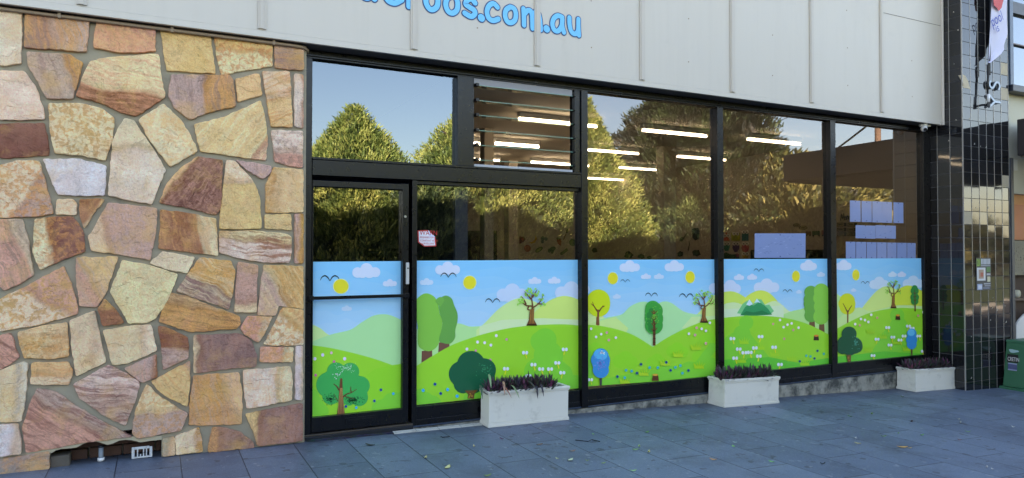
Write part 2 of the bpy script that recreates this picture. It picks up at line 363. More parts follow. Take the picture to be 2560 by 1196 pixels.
# (map, outline, A, B, C, split direction in degrees, split position in units of half size, stripes, mottle)
ST = [
 (T, [0,45,110,55,105,318,0,328], PALE, PALE, PINK, 0, 2, 0, .15),
 (T, [130,55,445,95,440,180,432,260,122,238], PUR, LIL, GOLD, 10, -.2, .75, .1),
 (T, [485,105,770,140,775,258,610,265,468,240,472,170], SALM, PINK, YEL, 80, .4, .1, .35),
 (T, [800,148,1048,182,1072,368,832,352], YEL, YEL, GOLD, 60, 2, .35, .15),
 (T, [1070,185,1355,222,1357,330,1105,372,1080,280], CR_, YEL, ORG, 90, .1, 0, .7),
 (T, [1370,222,1513,240,1512,350,1440,348,1370,338], PUR, LIL, GOLD, 90, 0, .4, .2),
 (T, [135,262,350,275,413,315,385,420,362,495,235,492,142,330], LIL, GOLD, PUR, 20, .45, .5, .1),
 (T, [450,310,520,294,600,285,700,278,790,275,805,400,822,485,750,535,675,580,600,560,520,520,380,480,420,370], BRN, CR_, SALM, 82, -.28, .55, .2),
 (T, [0,355,120,357,175,430,215,540,222,595,100,600,0,598], PALE, PALE, PINK, 0, 2, 0, .15),
 (T, [855,375,1000,378,1140,375,1160,400,1175,530,1040,562,945,597,870,540,840,480], LIL, GOLD, PUR, 5, .05, .6, .05),
 (T, [1175,395,1290,370,1305,475,1185,508], YEL, YEL, GOLD, 90, 2, .3, .1),
 (T, [1308,358,1443,360,1450,500,1456,635,1352,632], YEL, CR_, ORG, 120, 0, .7, .1),
 (T, [1467,370,1510,375,1510,640,1468,630], PALE, PINK, PUR, 0, .4, .3, .1),
 (T, [0,620,220,615,238,700,243,775,100,783,0,788], MAR, MAR, DBR, 90, 2, .3, .2),
 (T, [245,518,400,518,510,545,568,590,560,700,525,802,410,775,275,765,250,640], CR_, YEL, GOLD, 0, 2, 0, .8),
 (T, [622,592,670,605,690,640,760,740,825,850,790,930,755,1020,650,1000,540,975,552,850,560,710,590,640], PALE, CR_, YEL, 100, .3, 0, .2),
 (T, [692,600,760,555,815,520,900,600,940,660,983,755,850,832,790,760,740,690], CR_, CR_, YEL, 0, 2, .1, .65),
 (T, [968,622,1120,585,1298,503,1320,590,1333,690,1325,800,1160,778,1000,755], YEL, PINK, CR_, -35, .6, .7, 0),
 (T, [1352,652,1508,655,1508,835,1440,828,1370,805], PINK, PALE, PUR, 90, -.3, .4, .5),
 (T, [215,795,400,795,530,830,520,975,400,975,290,970,250,880], WHT, WHT, PALE, 0, 2, 0, .1),
 (T, [0,825,90,802,195,805,225,900,265,1065,180,1080,0,1085], CR_, LIL, ORG, -30, .1, 0, .75),
 (T, [985,782,1050,792,1108,800,1100,1040,1075,1072,950,1040,795,1010,830,920,900,840], YEL, MAR, PINK, -38, -.52, .35, .25),
 (T, [1130,800,1170,805,1250,890,1280,945,1295,1000,1300,1140,1200,1143,1095,1140,1100,1050,1120,880], YEL, CR_, GOLD, 90, .4, .1, .3),
 (T, [1175,800,1350,830,1350,860,1310,893,1230,850], LIL, LIL, PUR, 0, 2, .3, .1),
 (T, [1365,835,1510,848,1510,1058,1400,1061,1325,1060,1325,920], GOLD, YEL, CR_, 0, -.55, 0, .3),
 (T, [285,995,365,995,383,1020,380,1072,280,1070], CR_, CR_, YEL, 0, 2, 0, .7),
 (T, [398,995,520,995,470,1060,420,1138,400,1080], BRN, CR_, GOLD, -40, .35, .3, .1),
 (T, [1320,1072,1448,1070,1453,1148,1320,1138], YEL, YEL, GOLD, 80, 2, .4, .1),
 (B, [0,-20,105,-20,130,60,158,240,100,278,22,313,0,290], PINK, PALE, PUR, 20, .3, .6, .15),
 (B, [165,-21,250,-32,340,-32,388,30,400,130,300,165,190,215,155,130,160,60], CR_, MAR, ORG, 8, -.35, .2, .6),
 (B, [509,-98,620,-86,738,-72,735,0,722,90,705,170,600,150,430,125,415,60,450,10,470,-30], CR_, LIL, GOLD, 12, -.55, .2, .25),
 (B, [754,-66,880,-50,1015,-24,1020,80,1025,150,880,130,745,115,755,20], BRN, CR_, GOLD, 12, .4, .45, .15),
 (B, [1032,35,1190,32,1330,45,1368,60,1370,130,1358,182,1240,180,1120,160,1032,135], PALE, CR_, BRN, 85, .2, .85, .2),
 (B, [1386,-46,1425,-46,1425,185,1386,185], LIL, GOLD, BRN, 0, 0, .6, 0),
 (B, [765,130,915,158,880,232,790,215,705,185], CR_, CR_, PALE, 0, 2, 0, .2),
 (B, [360,160,555,155,530,230,495,330,455,390,375,385,362,270], PINK, YEL, LIL, 30, -.2, .6, 0),
 (B, [575,172,700,195,835,238,790,360,730,445,690,465,605,468,560,390,518,320], CR_, CR_, YEL, 60, 2, .15, .4),
 (B, [940,160,1085,175,1105,220,1095,320,1075,402,960,360,830,318,880,240], PUR, GOLD, CR_, 60, -.1, .5, .1),
 (B, [1120,180,1212,195,1205,330,1205,415,1103,415,1110,290], CR_, LIL, BRN, 90, -.62, .2, .2),
 (B, [1240,195,1425,200,1425,400,1310,383,1295,430,1212,428,1225,300], LIL, GOLD, CR_, 30, -.1, .45, .1),
 (B, [0,355,150,280,300,200,325,260,345,320,365,390,365,422,200,470,0,505], CR_, PINK, GOLD, 60, 0, 0, .8),
 (B, [492,352,540,400,582,465,485,480,460,400], BRN, GOLD, DBR, 80, .3, .6, .1),
 (B, [805,325,880,340,1000,390,1125,435,1130,470,1110,492,900,508,748,460,775,380], GOLD, YEL, BRN, 75, .5, .65, .1),
 (B, [1165,435,1280,437,1250,500,1215,557,1150,520,1132,490], PINK, CR_, GOLD, 0, .2, 0, .6),
 (B, [1330,395,1425,405,1425,568,1290,572,1240,565,1280,490], CR_, YEL, ORG, 45, .2, 0, .7),
 (B, [0,525,50,515,90,625,60,650,0,685], PINK, PINK, MAR, 60, 2, .8, 0),
 (B, [85,510,200,480,315,465,322,560,323,622,230,635,115,630,95,570], GOLD, YEL, CR_, 85, .2, .3, .4),
 (B, [328,455,445,410,470,530,497,650,430,680,360,715,340,600], CR_, PALE, PINK, 0, .3, .2, .35),
 (B, [485,502,600,482,708,475,738,595,600,655,530,662,510,590], CR_, PALE, YEL, 0, .4, 0, .35),
 (B, [745,480,800,495,882,535,885,630,768,685,760,590], LIL, BRN, MAR, 80, -.1, .5, .3),
 (B, [912,525,1040,520,1125,517,1180,550,1208,620,1203,670,1080,680,930,700,912,700], CR_, PUR, MAR, 0, -.72, .3, .1),
 (B, [1225,580,1380,582,1375,650,1222,648], PINK, CR_, ORG, 0, .4, 0, .5),
 (B, [1392,575,1422,575,1422,828,1388,825], WHT, PALE, LIL, 0, .4, .2, 0),
 (B, [150,655,320,650,342,690,325,755,145,752], CR_, YEL, ORG, 85, -.2, .7, 0),
 (B, [0,690,110,650,130,658,125,770,100,928,0,930], CR_, PALE, YEL, 0, 0, .1, .4),
 (B, [585,680,735,615,738,720,670,745,620,710], LIL, BRN, PINK, 0, .6, .5, 0),
 (B, [892,645,893,740,880,857,800,820,755,790,712,742], YEL, LIL, GOLD, 40, .6, .45, .1),
 (B, [345,755,430,708,510,665,600,705,655,745,640,820,590,948,500,905,420,850,375,820], LIL, PALE, MAR, 82, -.1, .75, .1),
 (B, [910,715,1122,700,1138,790,1135,940,1000,945,888,945,895,830], GOLD, YEL, LIL, 15, .3, .4, .15),
 (B, [1145,690,1365,672,1375,740,1370,828,1240,855,1160,866,1148,780], PALE, CR_, GOLD, 0, .3, .3, .25),
 (B, [175,775,260,790,360,860,480,930,620,1000,480,1018,380,1030,250,1055,125,1075,105,960,140,850], PINK, LIL, MAR, 55, .1, .75, .1),
 (B, [690,755,760,820,882,893,865,935,850,970,740,990,650,1008,622,985,640,870], LIL, CR_, ORG, 90, .1, .1, .5),
 (B, [0,945,85,940,100,1040,98,1080,0,1092], WHT, PALE, LIL, 0, .3, 0, .2),
 (B, [1155,895,1280,870,1422,845,1422,1018,1330,1030,1210,1042,1200,1000,1170,930], YEL, PUR, BRN, -10, -.55, .3, .3),
 (B, [825,1000,935,958,945,1000,952,1070,828,1085], CR_, GOLD, PALE, 0, .4, 0, .4),
 (B, [1000,958,1060,960,1130,980,1190,1030,1195,1050,1080,1062,978,1072,990,1000], GOLD, PUR, BRN, 0, -.5, .2, .4),
 (B, [0,1108,232,1072,232,1150,100,1170,0,1182], (150,145,130), (168,160,140), GOLD, 0, .5, 0, .4),
 (B, [766,1012,818,1002,822,1085,766,1092], (176,166,144), CR_, GOLD, 0, 0, 0, .3),
]
def stone_solid(mb, pts, spec, seed, YF):
    """pts: (x, z) outline on the wall; rough slab with chipped edge, proud of the mortar"""
    rnd = random.Random(seed)
    if sum(pts[i][0]*pts[(i+1) % len(pts)][1]-pts[(i+1) % len(pts)][0]*pts[i][1] for i in range(len(pts))) < 0: pts = pts[::-1]
    # corner rounding and small wobble
    out = []; n = len(pts)
    for i in range(n):
        p0, p1, p2 = Vector(pts[i-1]), Vector(pts[i]), Vector(pts[(i+1) % n])
        r = min(.010, .25*(p1-p0).length, .25*(p2-p1).length)
        a = p1+(p0-p1).normalized()*r; b_ = p1+(p2-p1).normalized()*r
        out.append(a); out.append((a+b_)*.25+p1*.5); out.append(b_)
        L = (p2-p1).length-2*r; k = int(L/.022)
        nd = Vector((p2-p1).normalized().yx); nd.y = -nd.y
        ph = rnd.random()*6; ph2 = rnd.random()*6
        for j in range(1, k):
            t = j/k; q = b_+((p2+(p1-p2).normalized()*r)-b_)*t
            s_ = t*L
            out.append(q+nd*((.0022*math.sin(s_*30+ph)+.0016*math.sin(s_*83+ph2)+rnd.uniform(-.0022, .0022))*min(1, 4*t*(1-t)*2)))
    N = len(out)
    c = sum(out, Vector((0, 0)))/N
    rad = max((q-c).length for q in out)*.8
    ang = math.radians(spec[5]); dv = (math.cos(ang), math.sin(ang))
    ext = max(abs((q-c).dot(Vector(dv))) for q in out)
    jit = lambda c_: tuple(v*rnd.uniform(.93, 1.05) for v in lin(c_))
    ex = dict(cA=jit(spec[2]), cB=jit(spec[3]), cC=jit(spec[4]), prm=(spec[7], spec[8], spec[6]*ext if spec[6] < 2 else 9), ctr=(c.x, c.y), dir=dv, seed=seed*1.37)
    nrm = []
    for i in range(N):
        t = (out[(i+1) % N]-out[i-1]); nn = Vector((t.y, -t.x)); nrm.append(nn.normalized() if nn.length > 0 else Vector((0, 0)))
    prot = rnd.uniform(.020, .034); tilt = (rnd.uniform(-.012, .012), rnd.uniform(-.012, .012))
    vs_ = []
    for inset, y in ((-.002, .03), (-.004, -.3*prot), (-.003, -.9*prot), (.0005, -1.0*prot)):
        for i in range(N):
            q = out[i]-nrm[i]*inset
            dy = (q.x-c.x)*tilt[0]+(q.y-c.y)*tilt[1] if y < 0 else 0
            vs_.append((q.x, YF+y+dy, q.y))
    fs = []
    for k in range(3):
        for i in range(N): fs.append((k*N+i, k*N+(i+1) % N, (k+1)*N+(i+1) % N, (k+1)*N+i))
    tr = tessellate_polygon([[Vector((vs_[3*N+i][0], vs_[3*N+i][2], 0)) for i in range(N)]])
    for t in tr: fs.append(tuple(3*N+i for i in t))
    mb.add(vs_, fs, 0, (.5, .5, .5), ex)
mb = MB(); YM = YW+.012
for i, s in enumerate(ST):
    raw = s[1]; pts = []
    for k in range(0, len(raw), 2):
        p = at(*s[0]((raw[k], raw[k+1])), Y=YW); pts.append((p.x, p.z))
    pts = [(x, max(z, gz(x)-.05) if True else z) for x, z in pts]
    stone_solid(mb, pts, s, i+1, YM)
    if i < 66 and i not in (66, 67):   # the wall goes on to the left of the frame
        pass
XL = at(0, 600, YW).x
# further stones outside the left of the frame: same outlines shifted, other colours
rr = random.Random(5)
WID = 1.11-XL
for i, s in enumerate(ST):
    raw = s[1]; pts = []
    for k in range(0, len(raw), 2):
        p = at(*s[0]((raw[k], raw[k+1])), Y=YW); pts.append((p.x-WID-.035, p.z))
    if max(p[0] for p in pts) > XL-.02 or i > 65: pts = [(min(x, XL-.03), z) for x, z in pts]
    if min(p[0] for p in pts) < -3.1: continue
    o_ = rr.choice(ST)
    stone_solid(mb, pts, (None, None, o_[2], o_[3], o_[4])+tuple(s[5:]), 200+i, YM)
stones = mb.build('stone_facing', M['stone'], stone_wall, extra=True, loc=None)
stones.matrix_parent_inverse = Matrix.Translation((0, -YW, 0))
# mortar backing with the low opening
hx0, hx1 = at(123, 1150, YW).x, at(404, 1100, YW).x
hz = at(300, 1092, YW).z+.02
mb = MB()
mb.box((-3.1, YM, -.3), (hx0, .15, 3.262)).box((hx1, YM, -.3), (1.107, .15, 3.262)).box((hx0, YM, hz+.02), (hx1, .15, 3.262)).box((hx0, .12, -.3), (hx1, .15, hz+.02))
mort = mb.build('mortar_joints', M['mortar'], stone_wall); mort.matrix_parent_inverse = Matrix.Translation((0, -YW, 0))
def chl(o, par):
    """parent with the child kept where it was built"""
    o.parent = par; o.matrix_parent_inverse = Matrix.Translation(-Vector(par.location)); return o
# broken lip over the opening
lip = [(0, 1105), (232, 1072)]
mb = MB(); rl = random.Random(9)
lp = [at(*B(p), Y=YW) for p in [(118,1072),(250,1055),(380,1030),(500,1012),(610,998),(640,1000),(760,996),(762,1015),(700,1022),(660,1028),(620,1018),(590,1016),(560,1020),(530,1034),(505,1040),(480,1032),(455,1024),(420,1026),(390,1036),(360,1052),(330,1056),(290,1058),(262,1066),(240,1080),(200,1090),(130,1092)]]
front = [(p.x, YM-.010, p.z) for p in lp]; back = [(p.x, YM+.06, p.z) for p in lp]; N = len(lp)
mb.fill(front, 0); mb.add(front+back, [(i, (i+1) % N, N+(i+1) % N, N+i) for i in range(N)])
chl(mb.build('broken_stone_lip', pmat('broken_lip', (178, 166, 138), .9, .25, 12, .8, 40)), stone_wall)
for k in ((322, 1085, 0), (905, 1012, 0)): pass
# recess: brown bricks
mb = MB(); z0, z1 = gz(-.4)-.1, hz+.03
nb = 0
for r in range(4):
    zz = z0+.02+r*.083
    x = hx0-.1-(r % 2)*.11
    while x < hx1+.1:
        mb.box((max(x, hx0+.003), .045+rl.uniform(0, .012), zz), (min(x+.21, hx1-.003), .115, zz+.073)) if min(x+.21, hx1-.003) > max(x, hx0+.003)+.01 else None
        x += .222
chl(mb.build('recess_bricks', M['brickrecess'], None, bevel=.004), stone_wall)
# block at the left inside of the opening
p0, p1 = at(*B((232, 1150)), Y=YM+.02), at(*B((328, 1085)), Y=YM+.02)
mb = MB().box((p0.x+.004, YM+.012, gz(-.6)-.05), (p1.x, .04, p1.z)); chl(mb.build('grey_block', pmat('block_grey', (92, 84, 74), .9, .25, 14, .7, 50), None, bevel=.006), stone_wall)
# leaning white grate
g0, g1 = at(329, 1146, YW+.03), at(381, 1112, YW+.03)
grate = empty('vent_grate', 'small broken white vent grate leaning in the wall opening', 'grate', loc=(g0.x, YW+.04, gz(g0.x)))
mb = MB(); wd = g1.x-g0.x; ht = g1.z-g0.z; y0 = YW+.02
gx = lambda t: g0.x+t*wd
zb = gz(g0.x)+.003
mb.box((gx(0), y0, zb), (gx(.14), y0+.012, zb+ht)); mb.box((gx(.86), y0, zb), (gx(1), y0+.012, zb+ht*.93))
mb.box((gx(.14), y0+.001, zb+ht*.78), (gx(.86), y0+.011, zb+ht)); mb.box((gx(.14), y0+.001, zb), (gx(.86), y0+.011, zb+ht*.14))
for k in range(1, 5): mb.box((gx(.14+.72*k/5-.03), y0+.002, zb+ht*.14), (gx(.14+.72*k/5+.03), y0+.010, zb+ht*.78)) if k != 2 else mb.box((gx(.14+.72*k/5-.03), y0+.002, zb+ht*.14), (gx(.14+.72*k/5+.03), y0+.010, zb+ht*.35))
chl(mb.build('grate_panel', pmat('grate_white', (196, 198, 196), .6, .2, 30, dirt=((120, 100, 80), 25, .5, .8)), None, bevel=.002), grate)
tp = at(252, 1140, YW+.04)
tapo = empty('drain_pipe', 'short grey capped pipe standing inside the wall opening', 'pipe', loc=(tp.x, YW+.06, gz(tp.x)))
zt = at(252, 1120, YW+.04).z
mb = MB().tube([(tp.x, YW+.06, gz(tp.x)-.02), (tp.x, YW+.06, zt)], .016, 12, 0); chl(mb.build('pipe_body', pmat('pipe_grey', (120, 130, 138), .5, .1, 20), None, True), tapo)
mb = MB().tube([(tp.x, YW+.06, gz(tp.x)+.005), (tp.x, YW+.06, gz(tp.x)+.026)], .023, 12, 0); chl(mb.build('pipe_collar', M['white'], None, True), tapo)
mb = MB().tube([(tp.x, YW+.06, zt), (tp.x, YW+.06, zt+.014)], .02, 10, 0); chl(mb.build('pipe_cap', M['darkmetal'], None, True), tapo)

# ================================================================ fascia
ZF = 3.262; YF = -.21; ZFT = 5.45
fascia = empty('shop_fascia', 'cream painted signboard of flat panels with vertical cover strips above the shopfront', 'fascia', loc=(3, YF, ZF))
mb = MB(); mb.box((-3.1, YF+.004, ZF+.052), (9.462, .15, ZFT)); chl(mb.build('fascia_panel', M['fascia']), fascia)
mb = MB(); mb.box((-3.1, YF-.001, ZF), (9.462, YF+.03, ZF+.05)); chl(mb.build('bottom_trim', M['fascia'], None, bevel=.002), fascia)
mb = MB(); mb.box((-3.1, YF+.032, ZF+.002), (9.455, .14, ZF+.05)); chl(mb.build('soffit', M['soffit']), fascia)
for bx in [-3*1.23+.742+1.23*k for k in range(3)][1:] + [.742, 2.006, 3.236, 4.468, 5.701, 6.951, 8.215]:
    mb = MB(); mb.box((bx-.033, YF-.010, ZF+.062), (bx+.033, YF+.0025, ZFT)); mb.box((bx-.018, YF-.016, ZF+.064), (bx+.012, YF-.0105, ZFT-.002))
    chl(mb.build('cover_strip', M['batten'], None, bevel=.0015), fascia)
mb = MB(); mb.tube([(9.455, YF-.004, ZF-.002), (9.455, YF-.004, ZFT)], .018, 10); mb.box((9.40, YF-.012, ZF-.004), (9.478, YF+.05, ZF+.035))
chl(mb.build('end_trim', M['batten'], None), fascia)
za, zb_ = at(2207, 33, YF).z, at(2345, 62, YF).z
mb = MB(); mb.box((8.252, YF+.0015, (za+zb_)/2-.003), (9.43, YF+.0036, (za+zb_)/2+.003)); chl(mb.build('panel_joint', pmat('joint', (120, 112, 104), .7, .1, 5)), fascia)
for q in [(1722, 47), (1722, 155), (1932, 88), (1932, 189), (2117, 26), (2119, 120), (2120, 214), (2280, 152), (2281, 242), (1194, 70), (1478, 2), (1479, 119)]:
    p = at(*q, Y=YF); chl(MB().tube([(p.x, YF+.004, p.z), (p.x, YF+.001, p.z)], .007, 8).build('fixing_screw', M['pipe']), fascia)
# letters
def offset_line(pts, wdt):
    n = len(pts); L = []; R_ = []
    for i in range(n):
        a = Vector(pts[max(i-1, 0)]); b_ = Vector(pts[min(i+1, n-1)]); d = (b_-a)
        if d.length < 1e-9: d = Vector((1, 0))
        d.normalize(); nn = Vector((-d.y, d.x)); w_ = wdt[i] if isinstance(wdt, (list, tuple)) else wdt
        L.append(Vector(pts[i])+nn*w_/2); R_.append(Vector(pts[i])-nn*w_/2)
    return L, R_
def smooth_line(pts, k=5):
    out = []; n = len(pts); V = [Vector(p) for p in pts]
    for i in range(n-1):
        p0, p1, p2, p3 = V[max(i-1, 0)], V[i], V[i+1], V[min(i+2, n-1)]
        for j in range(k):
            t = j/k; out.append(.5*((2*p1)+(-p0+p2)*t+(2*p0-5*p1+4*p2-p3)*t*t+(-p0+3*p1-3*p2+p3)*t**3))
    out.append(V[-1]); return [(p.x, p.y) for p in out]
def ribbon(mb, pts, wdt, y, col=(.5, .5, .5), tp=None, thick=0):
    """round-ended flat stroke on the wall plane; pts are (x, z)"""
    L, R_ = offset_line(pts, wdt); n = len(pts)
    fr = [(p.x, y, p.y) for p in L]+[(p.x, y, p.y) for p in R_]
    mb.add(fr, [(i, i+1, n+i+1, n+i) for i in range(n-1)], 0, col)
    for e in (0, n-1):
        w_ = (wdt[e] if isinstance(wdt, (list, tuple)) else wdt)/2; c = pts[e]
        mb.add([(c[0]+w_*math.cos(t*math.pi/7), y-.00012*(1 if e else 2), c[1]+w_*math.sin(t*math.pi/7)) for t in range(14)], [tuple(range(14))], 0, col)
LET = {
 'letter_d': [[(95,-150),(40,-150),(10,-90),(30,-30),(80,-20),(120,-80)],[(122,-260),(122,-60),(132,-6)]],
 'letter_e': [[(245,-70),(380,-85),(365,-140),(310,-160),(250,-120),(232,-50),(258,8),(318,30),(380,2)]],
 'letter_r': [[(437,-150),(445,-40),(446,62)], [(444,-70),(480,-130),(530,-145),(565,-130)]],
 'letter_o.a': [[(660,-70),(612,-35),(603,25),(630,78),(665,90),(703,62),(712,5),(695,-50),(660,-70)]],
 'letter_o.b': [[(838,-40),(795,-8),(784,50),(806,105),(845,122),(884,95),(893,35),(875,-20),(838,-40)]],
 'letter_s': [[(1052,30),(1020,-5),(985,2),(965,38),(1000,68),(1042,95),(1050,128),(1015,153),(957,122)]],
 'letter_dot.a': [[(1107,164),(1111,168)]],
 'letter_c': [[(1256,68),(1222,36),(1182,52),(1160,105),(1175,165),(1215,190),(1264,176)]],
 'letter_o.c': [[(1375,66),(1336,92),(1326,145),(1345,196),(1380,210),(1415,185),(1424,130),(1410,84),(1375,66)]],
 'letter_m': [[(1494,82),(1498,160),(1499,232)], [(1499,135),(1530,100),(1558,104),(1572,145),(1577,262)], [(1577,160),(1598,118),(1622,112),(1640,160),(1652,274)]],
 'letter_dot.b': [[(1704,264),(1708,268)]],
 'letter_a': [[(1846,158),(1808,146),(1772,170),(1758,222),(1775,275),(1812,284),(1842,240),(1850,180)],[(1848,160),(1848,240),(1864,298)]],
 'letter_u': [[(1914,164),(1916,230),(1932,290),(1965,312),(1990,288),(1996,240)], [(1996,178),(1996,250),(2001,325)]],
}
for nm, strokes in LET.items():
    nm = nm.split('.')[0]
    mb = MB(); mb2 = MB(); k = 0
    for s in strokes:
        s2 = smooth_line(s, 6)
        pw = [(lambda p: (p.x, p.z))(at(*A(q), Y=YF)) for q in s2]
        sc = 6.9/ (FPX*.0+1) if False else None
        # stroke width in metres, constant on the board
        wm = .068 if 'dot' in nm else .047
        ribbon(mb, pw, wm+.020, YF+.0015-.0005*k); ribbon(mb2, pw, wm, YF-.0020-.0005*k); k += 1
    o = mb.build(nm, M['letteredge']); chl(o, fascia)
    o2 = mb2.build('letter_face', M['letterblue'], o); o2.matrix_parent_inverse = o.matrix_parent_inverse.copy(); o2.matrix_parent_inverse = Matrix.Identity(4)
# conduit below the fascia
mb = MB(); pts = [(x, YW-.035, ZF-.022) for x in (-3.1, -1, 0, 1.0)]+[(1.08, YW-.028, ZF-.025), (1.115, YW+.01, ZF-.034), (1.12, YW+.06, ZF-.04)]
con = empty('conduit', 'thin beige conduit running along the underside of the signboard over the stone wall', 'conduit', loc=(0, YW-.03, ZF-.02))
chl(mb.tube(pts, .0125, 8).build('conduit_tube', M['pipe'], None, True), con)
for q in (150, 430, 683): 
    x = at(q, 60, YW).x; chl(MB().box((x-.01, YW-.051, ZF-.038), (x+.01, YW-.018, ZF-.003)).build('conduit_clip', M['pipe']), con)

# ================================================================ shopfront
front = empty('shopfront', 'black framed shopfront with door, louvre window and cartoon landscape film across its lower half', 'shopfront', loc=(5, 0, 0))
BF = M['blackframe']; YG = .03
def frame(name, *boxes, par=None, bev=.0025, mat=None):
    mb = MB()
    for b_ in boxes: mb.box(*b_)
    o = mb.build(name, mat or BF, None, bevel=bev); chl(o, par or front); return o
frame('window_head', ((1.11, -.02, 3.19), (9.468, .075, 3.258)))
frame('window_head', ((1.11, -.035, 3.205), (9.468, -.0215, 3.222)))
frame('transom_bar', ((1.174, -.045, 2.20), (3.83, .08, 2.33)))
frame('transom_bar', ((1.174, -.052, 2.332), (3.83, .078, 2.352)))
frame('window_jamb', ((1.11, -.03, 0.0), (1.172, .08, 3.188)))
frame('window_jamb', ((9.323, -.02, -.01), (9.468, .08, 3.188)))
frame('mullion', ((2.49, -.04, 2.354), (2.65, .078, 3.188)))
frame('mullion', ((2.055, -.035, 0.0), (2.10, .078, 2.198)))
frame('mullion', ((3.832, -.05, -.01), (3.908, .08, 3.188)))
for x0, x1 in ((5.627, 5.74), (7.465, 7.585)): frame('mullion', ((x0+.015, -.035, -.012), (x1-.012, .08, 3.188)))
for x0, x1 in ((2.102, 3.83), (3.91, 5.64), (5.73, 7.478), (7.575, 9.321)):
    frame('bottom_rail', ((x0, -.025, 0.0), (x1, .07, .165)), ((x0, -.032, .0), (x1, -.0255, .05)))
frame('bead', ((2.102, -.01, 2.165), (3.83, .06, 2.198)))
def pane(name, x0, x1, z0, z1, mat='glass', par=None):
    mb = MB(); mb.add([(x0, YG, z0), (x1, YG, z0), (x1, YG, z1), (x0, YG, z1)], [(0, 1, 2, 3)]); return chl(mb.build(name, M[mat]), par or front)
upper = pane('upper_window_pane', 1.172, 2.49, 2.352, 3.19, 'glassmirror')
pane('window_pane', 2.10, 3.83, .165, 2.166, 'glasslow')
pane('window_pane', 3.908, 5.642, .165, 3.19); pane('window_pane', 5.728, 7.48, .165, 3.19); pane('window_pane', 7.573, 9.323, .165, 3.19)
# door
door = empty('door', None, None, loc=(1.18, 0, .03)); door.parent = front; door.matrix_parent_inverse = Matrix.Translation((-5, 0, 0))
def dchl(o): o.parent = door; o.matrix_parent_inverse = Matrix.Translation((-1.18, 0, -.03)); return o
dx0, dx1 = 1.178, 2.022
mb = MB(); mb.box((dx0, -.03, .035), (1.182+.004, .05, 2.16)); mb.box((1.968, -.03, .035), (dx1, .05, 2.16)); mb.box((dx0+.008, -.0295, 2.108), (1.968, .05, 2.158)); mb.box((dx0+.008, -.0295, .037), (1.968, .05, .162))
dchl(mb.build('door_frame', BF, None, bevel=.002))
dchl(MB().add([(1.186, YG, .16), (1.968, YG, .16), (1.968, YG, 2.11), (1.186, YG, 2.11)], [(0, 1, 2, 3)]).build('door_pane', M['glasslow']))
zb1, zb2 = at(900, 747, -.04).z, at(900, 738, -.04).z
mb = MB(); mb.box((1.16, -.062, (zb1+zb2)/2-.014), (2.02, -.038, (zb1+zb2)/2+.014)); mb.box((1.15, -.064, (zb1+zb2)/2-.02), (1.185, -.0305, (zb1+zb2)/2+.02)); mb.box((1.99, -.064, (zb1+zb2)/2-.02), (2.02, -.0305, (zb1+zb2)/2+.02))
dchl(mb.build('push_bar', BF, None, bevel=.002))
h0, h1 = at(1019, 711, -.05), at(1019, 657, -.05)
mb = MB(); mb.box((h0.x-.013, -.058, h0.z), (h0.x+.013, -.0305, h1.z)); hd = dchl(mb.build('door_handle', pmat('handle_alu', (206, 204, 196), .35, .1, 10, metal=.2), None, bevel=.004))
mb = MB().tube([(h0.x, -.0585, h1.z-.05), (h0.x, -.064, h1.z-.05)], .007, 10); dchl(mb.build('keyhole', M['darkmetal']))
lk = at(1013, 542, -.032); mb = MB().tube([(lk.x, -.0305, lk.z), (lk.x, -.037, lk.z)], .011, 14); dchl(mb.build('door_lock', M['metal']))
m0, m1 = at(863, 1062, -.032), at(932, 1040, -.032)
mb = MB(); mb.box((m0.x, -.036, .068), (m1.x+.02, -.0305, .132)); mb.box((m0.x+.02, -.039, .085), (m1.x, -.0365, .115)); dchl(mb.build('letter_slot', BF, None, bevel=.0015))
frame('door_sill', ((1.11, -.06, -.03), (2.06, .08, .012)), mat=M['darkmetal']); frame('door_sill', ((1.11, -.05, .0125), (2.06, .07, .026)), mat=pmat('sill_worn', (84, 76, 66), .45, .3, 20, metal=.5))
# thin frame of the inner door seen through the glass
mb = MB()
a0, a1, a2 = at(783, 516, .3), at(965, 520, .3), at(965, 652, .3)
mb.box((a0.x, .3, a1.z-.004), (a1.x, .31, a1.z+.004)); mb.box((a1.x-.004, .3, .4), (a1.x+.004, .31, a1.z-.0045)); mb.box((a0.x-.004, .3, .4), (a0.x+.004, .31, a1.z-.0045))
inner = mb.build('inner_door_frame', M['darkmetal']); tag(inner, 'thin dark rectangle of an inner frame just behind the shop door glass', 'inner frame')
# louvre window
lou = empty('louvre_window', None, None, loc=(2.65, 0, 2.35)); lou.parent = front; lou.matrix_parent_inverse = Matrix.Translation((-5, 0, 0))
def lchl(o): o.parent = lou; o.matrix_parent_inverse = Matrix.Translation((-2.65, 0, -2.35)); return o
lchl(MB().box((3.76, -.03, 2.354), (3.83, .06, 3.188)).box((3.745, -.02, 2.38), (3.7595, .03, 3.17)).build('louvre_track', BF, None, bevel=.002))
lchl(MB().box((2.651, -.02, 2.354), (2.663, .05, 3.188)).build('louvre_track', BF, None, bevel=.002))
lchl(MB().box((2.665, -.015, 3.125), (3.744, .01, 3.188)).build('louvre_sky_strip', pmat('louvre_sky_sheen', (150, 150, 158), .4, .05, 5), None, bevel=.002))  # pale lavender paints the top blade's sky reflection into the strip colour
lchl(MB().box((2.665, -.02, 2.354), (3.744, .03, 2.378)).build('louvre_sill', pmat('louvre_sill', (176, 180, 186), .4, .05, 5), None, bevel=.002))
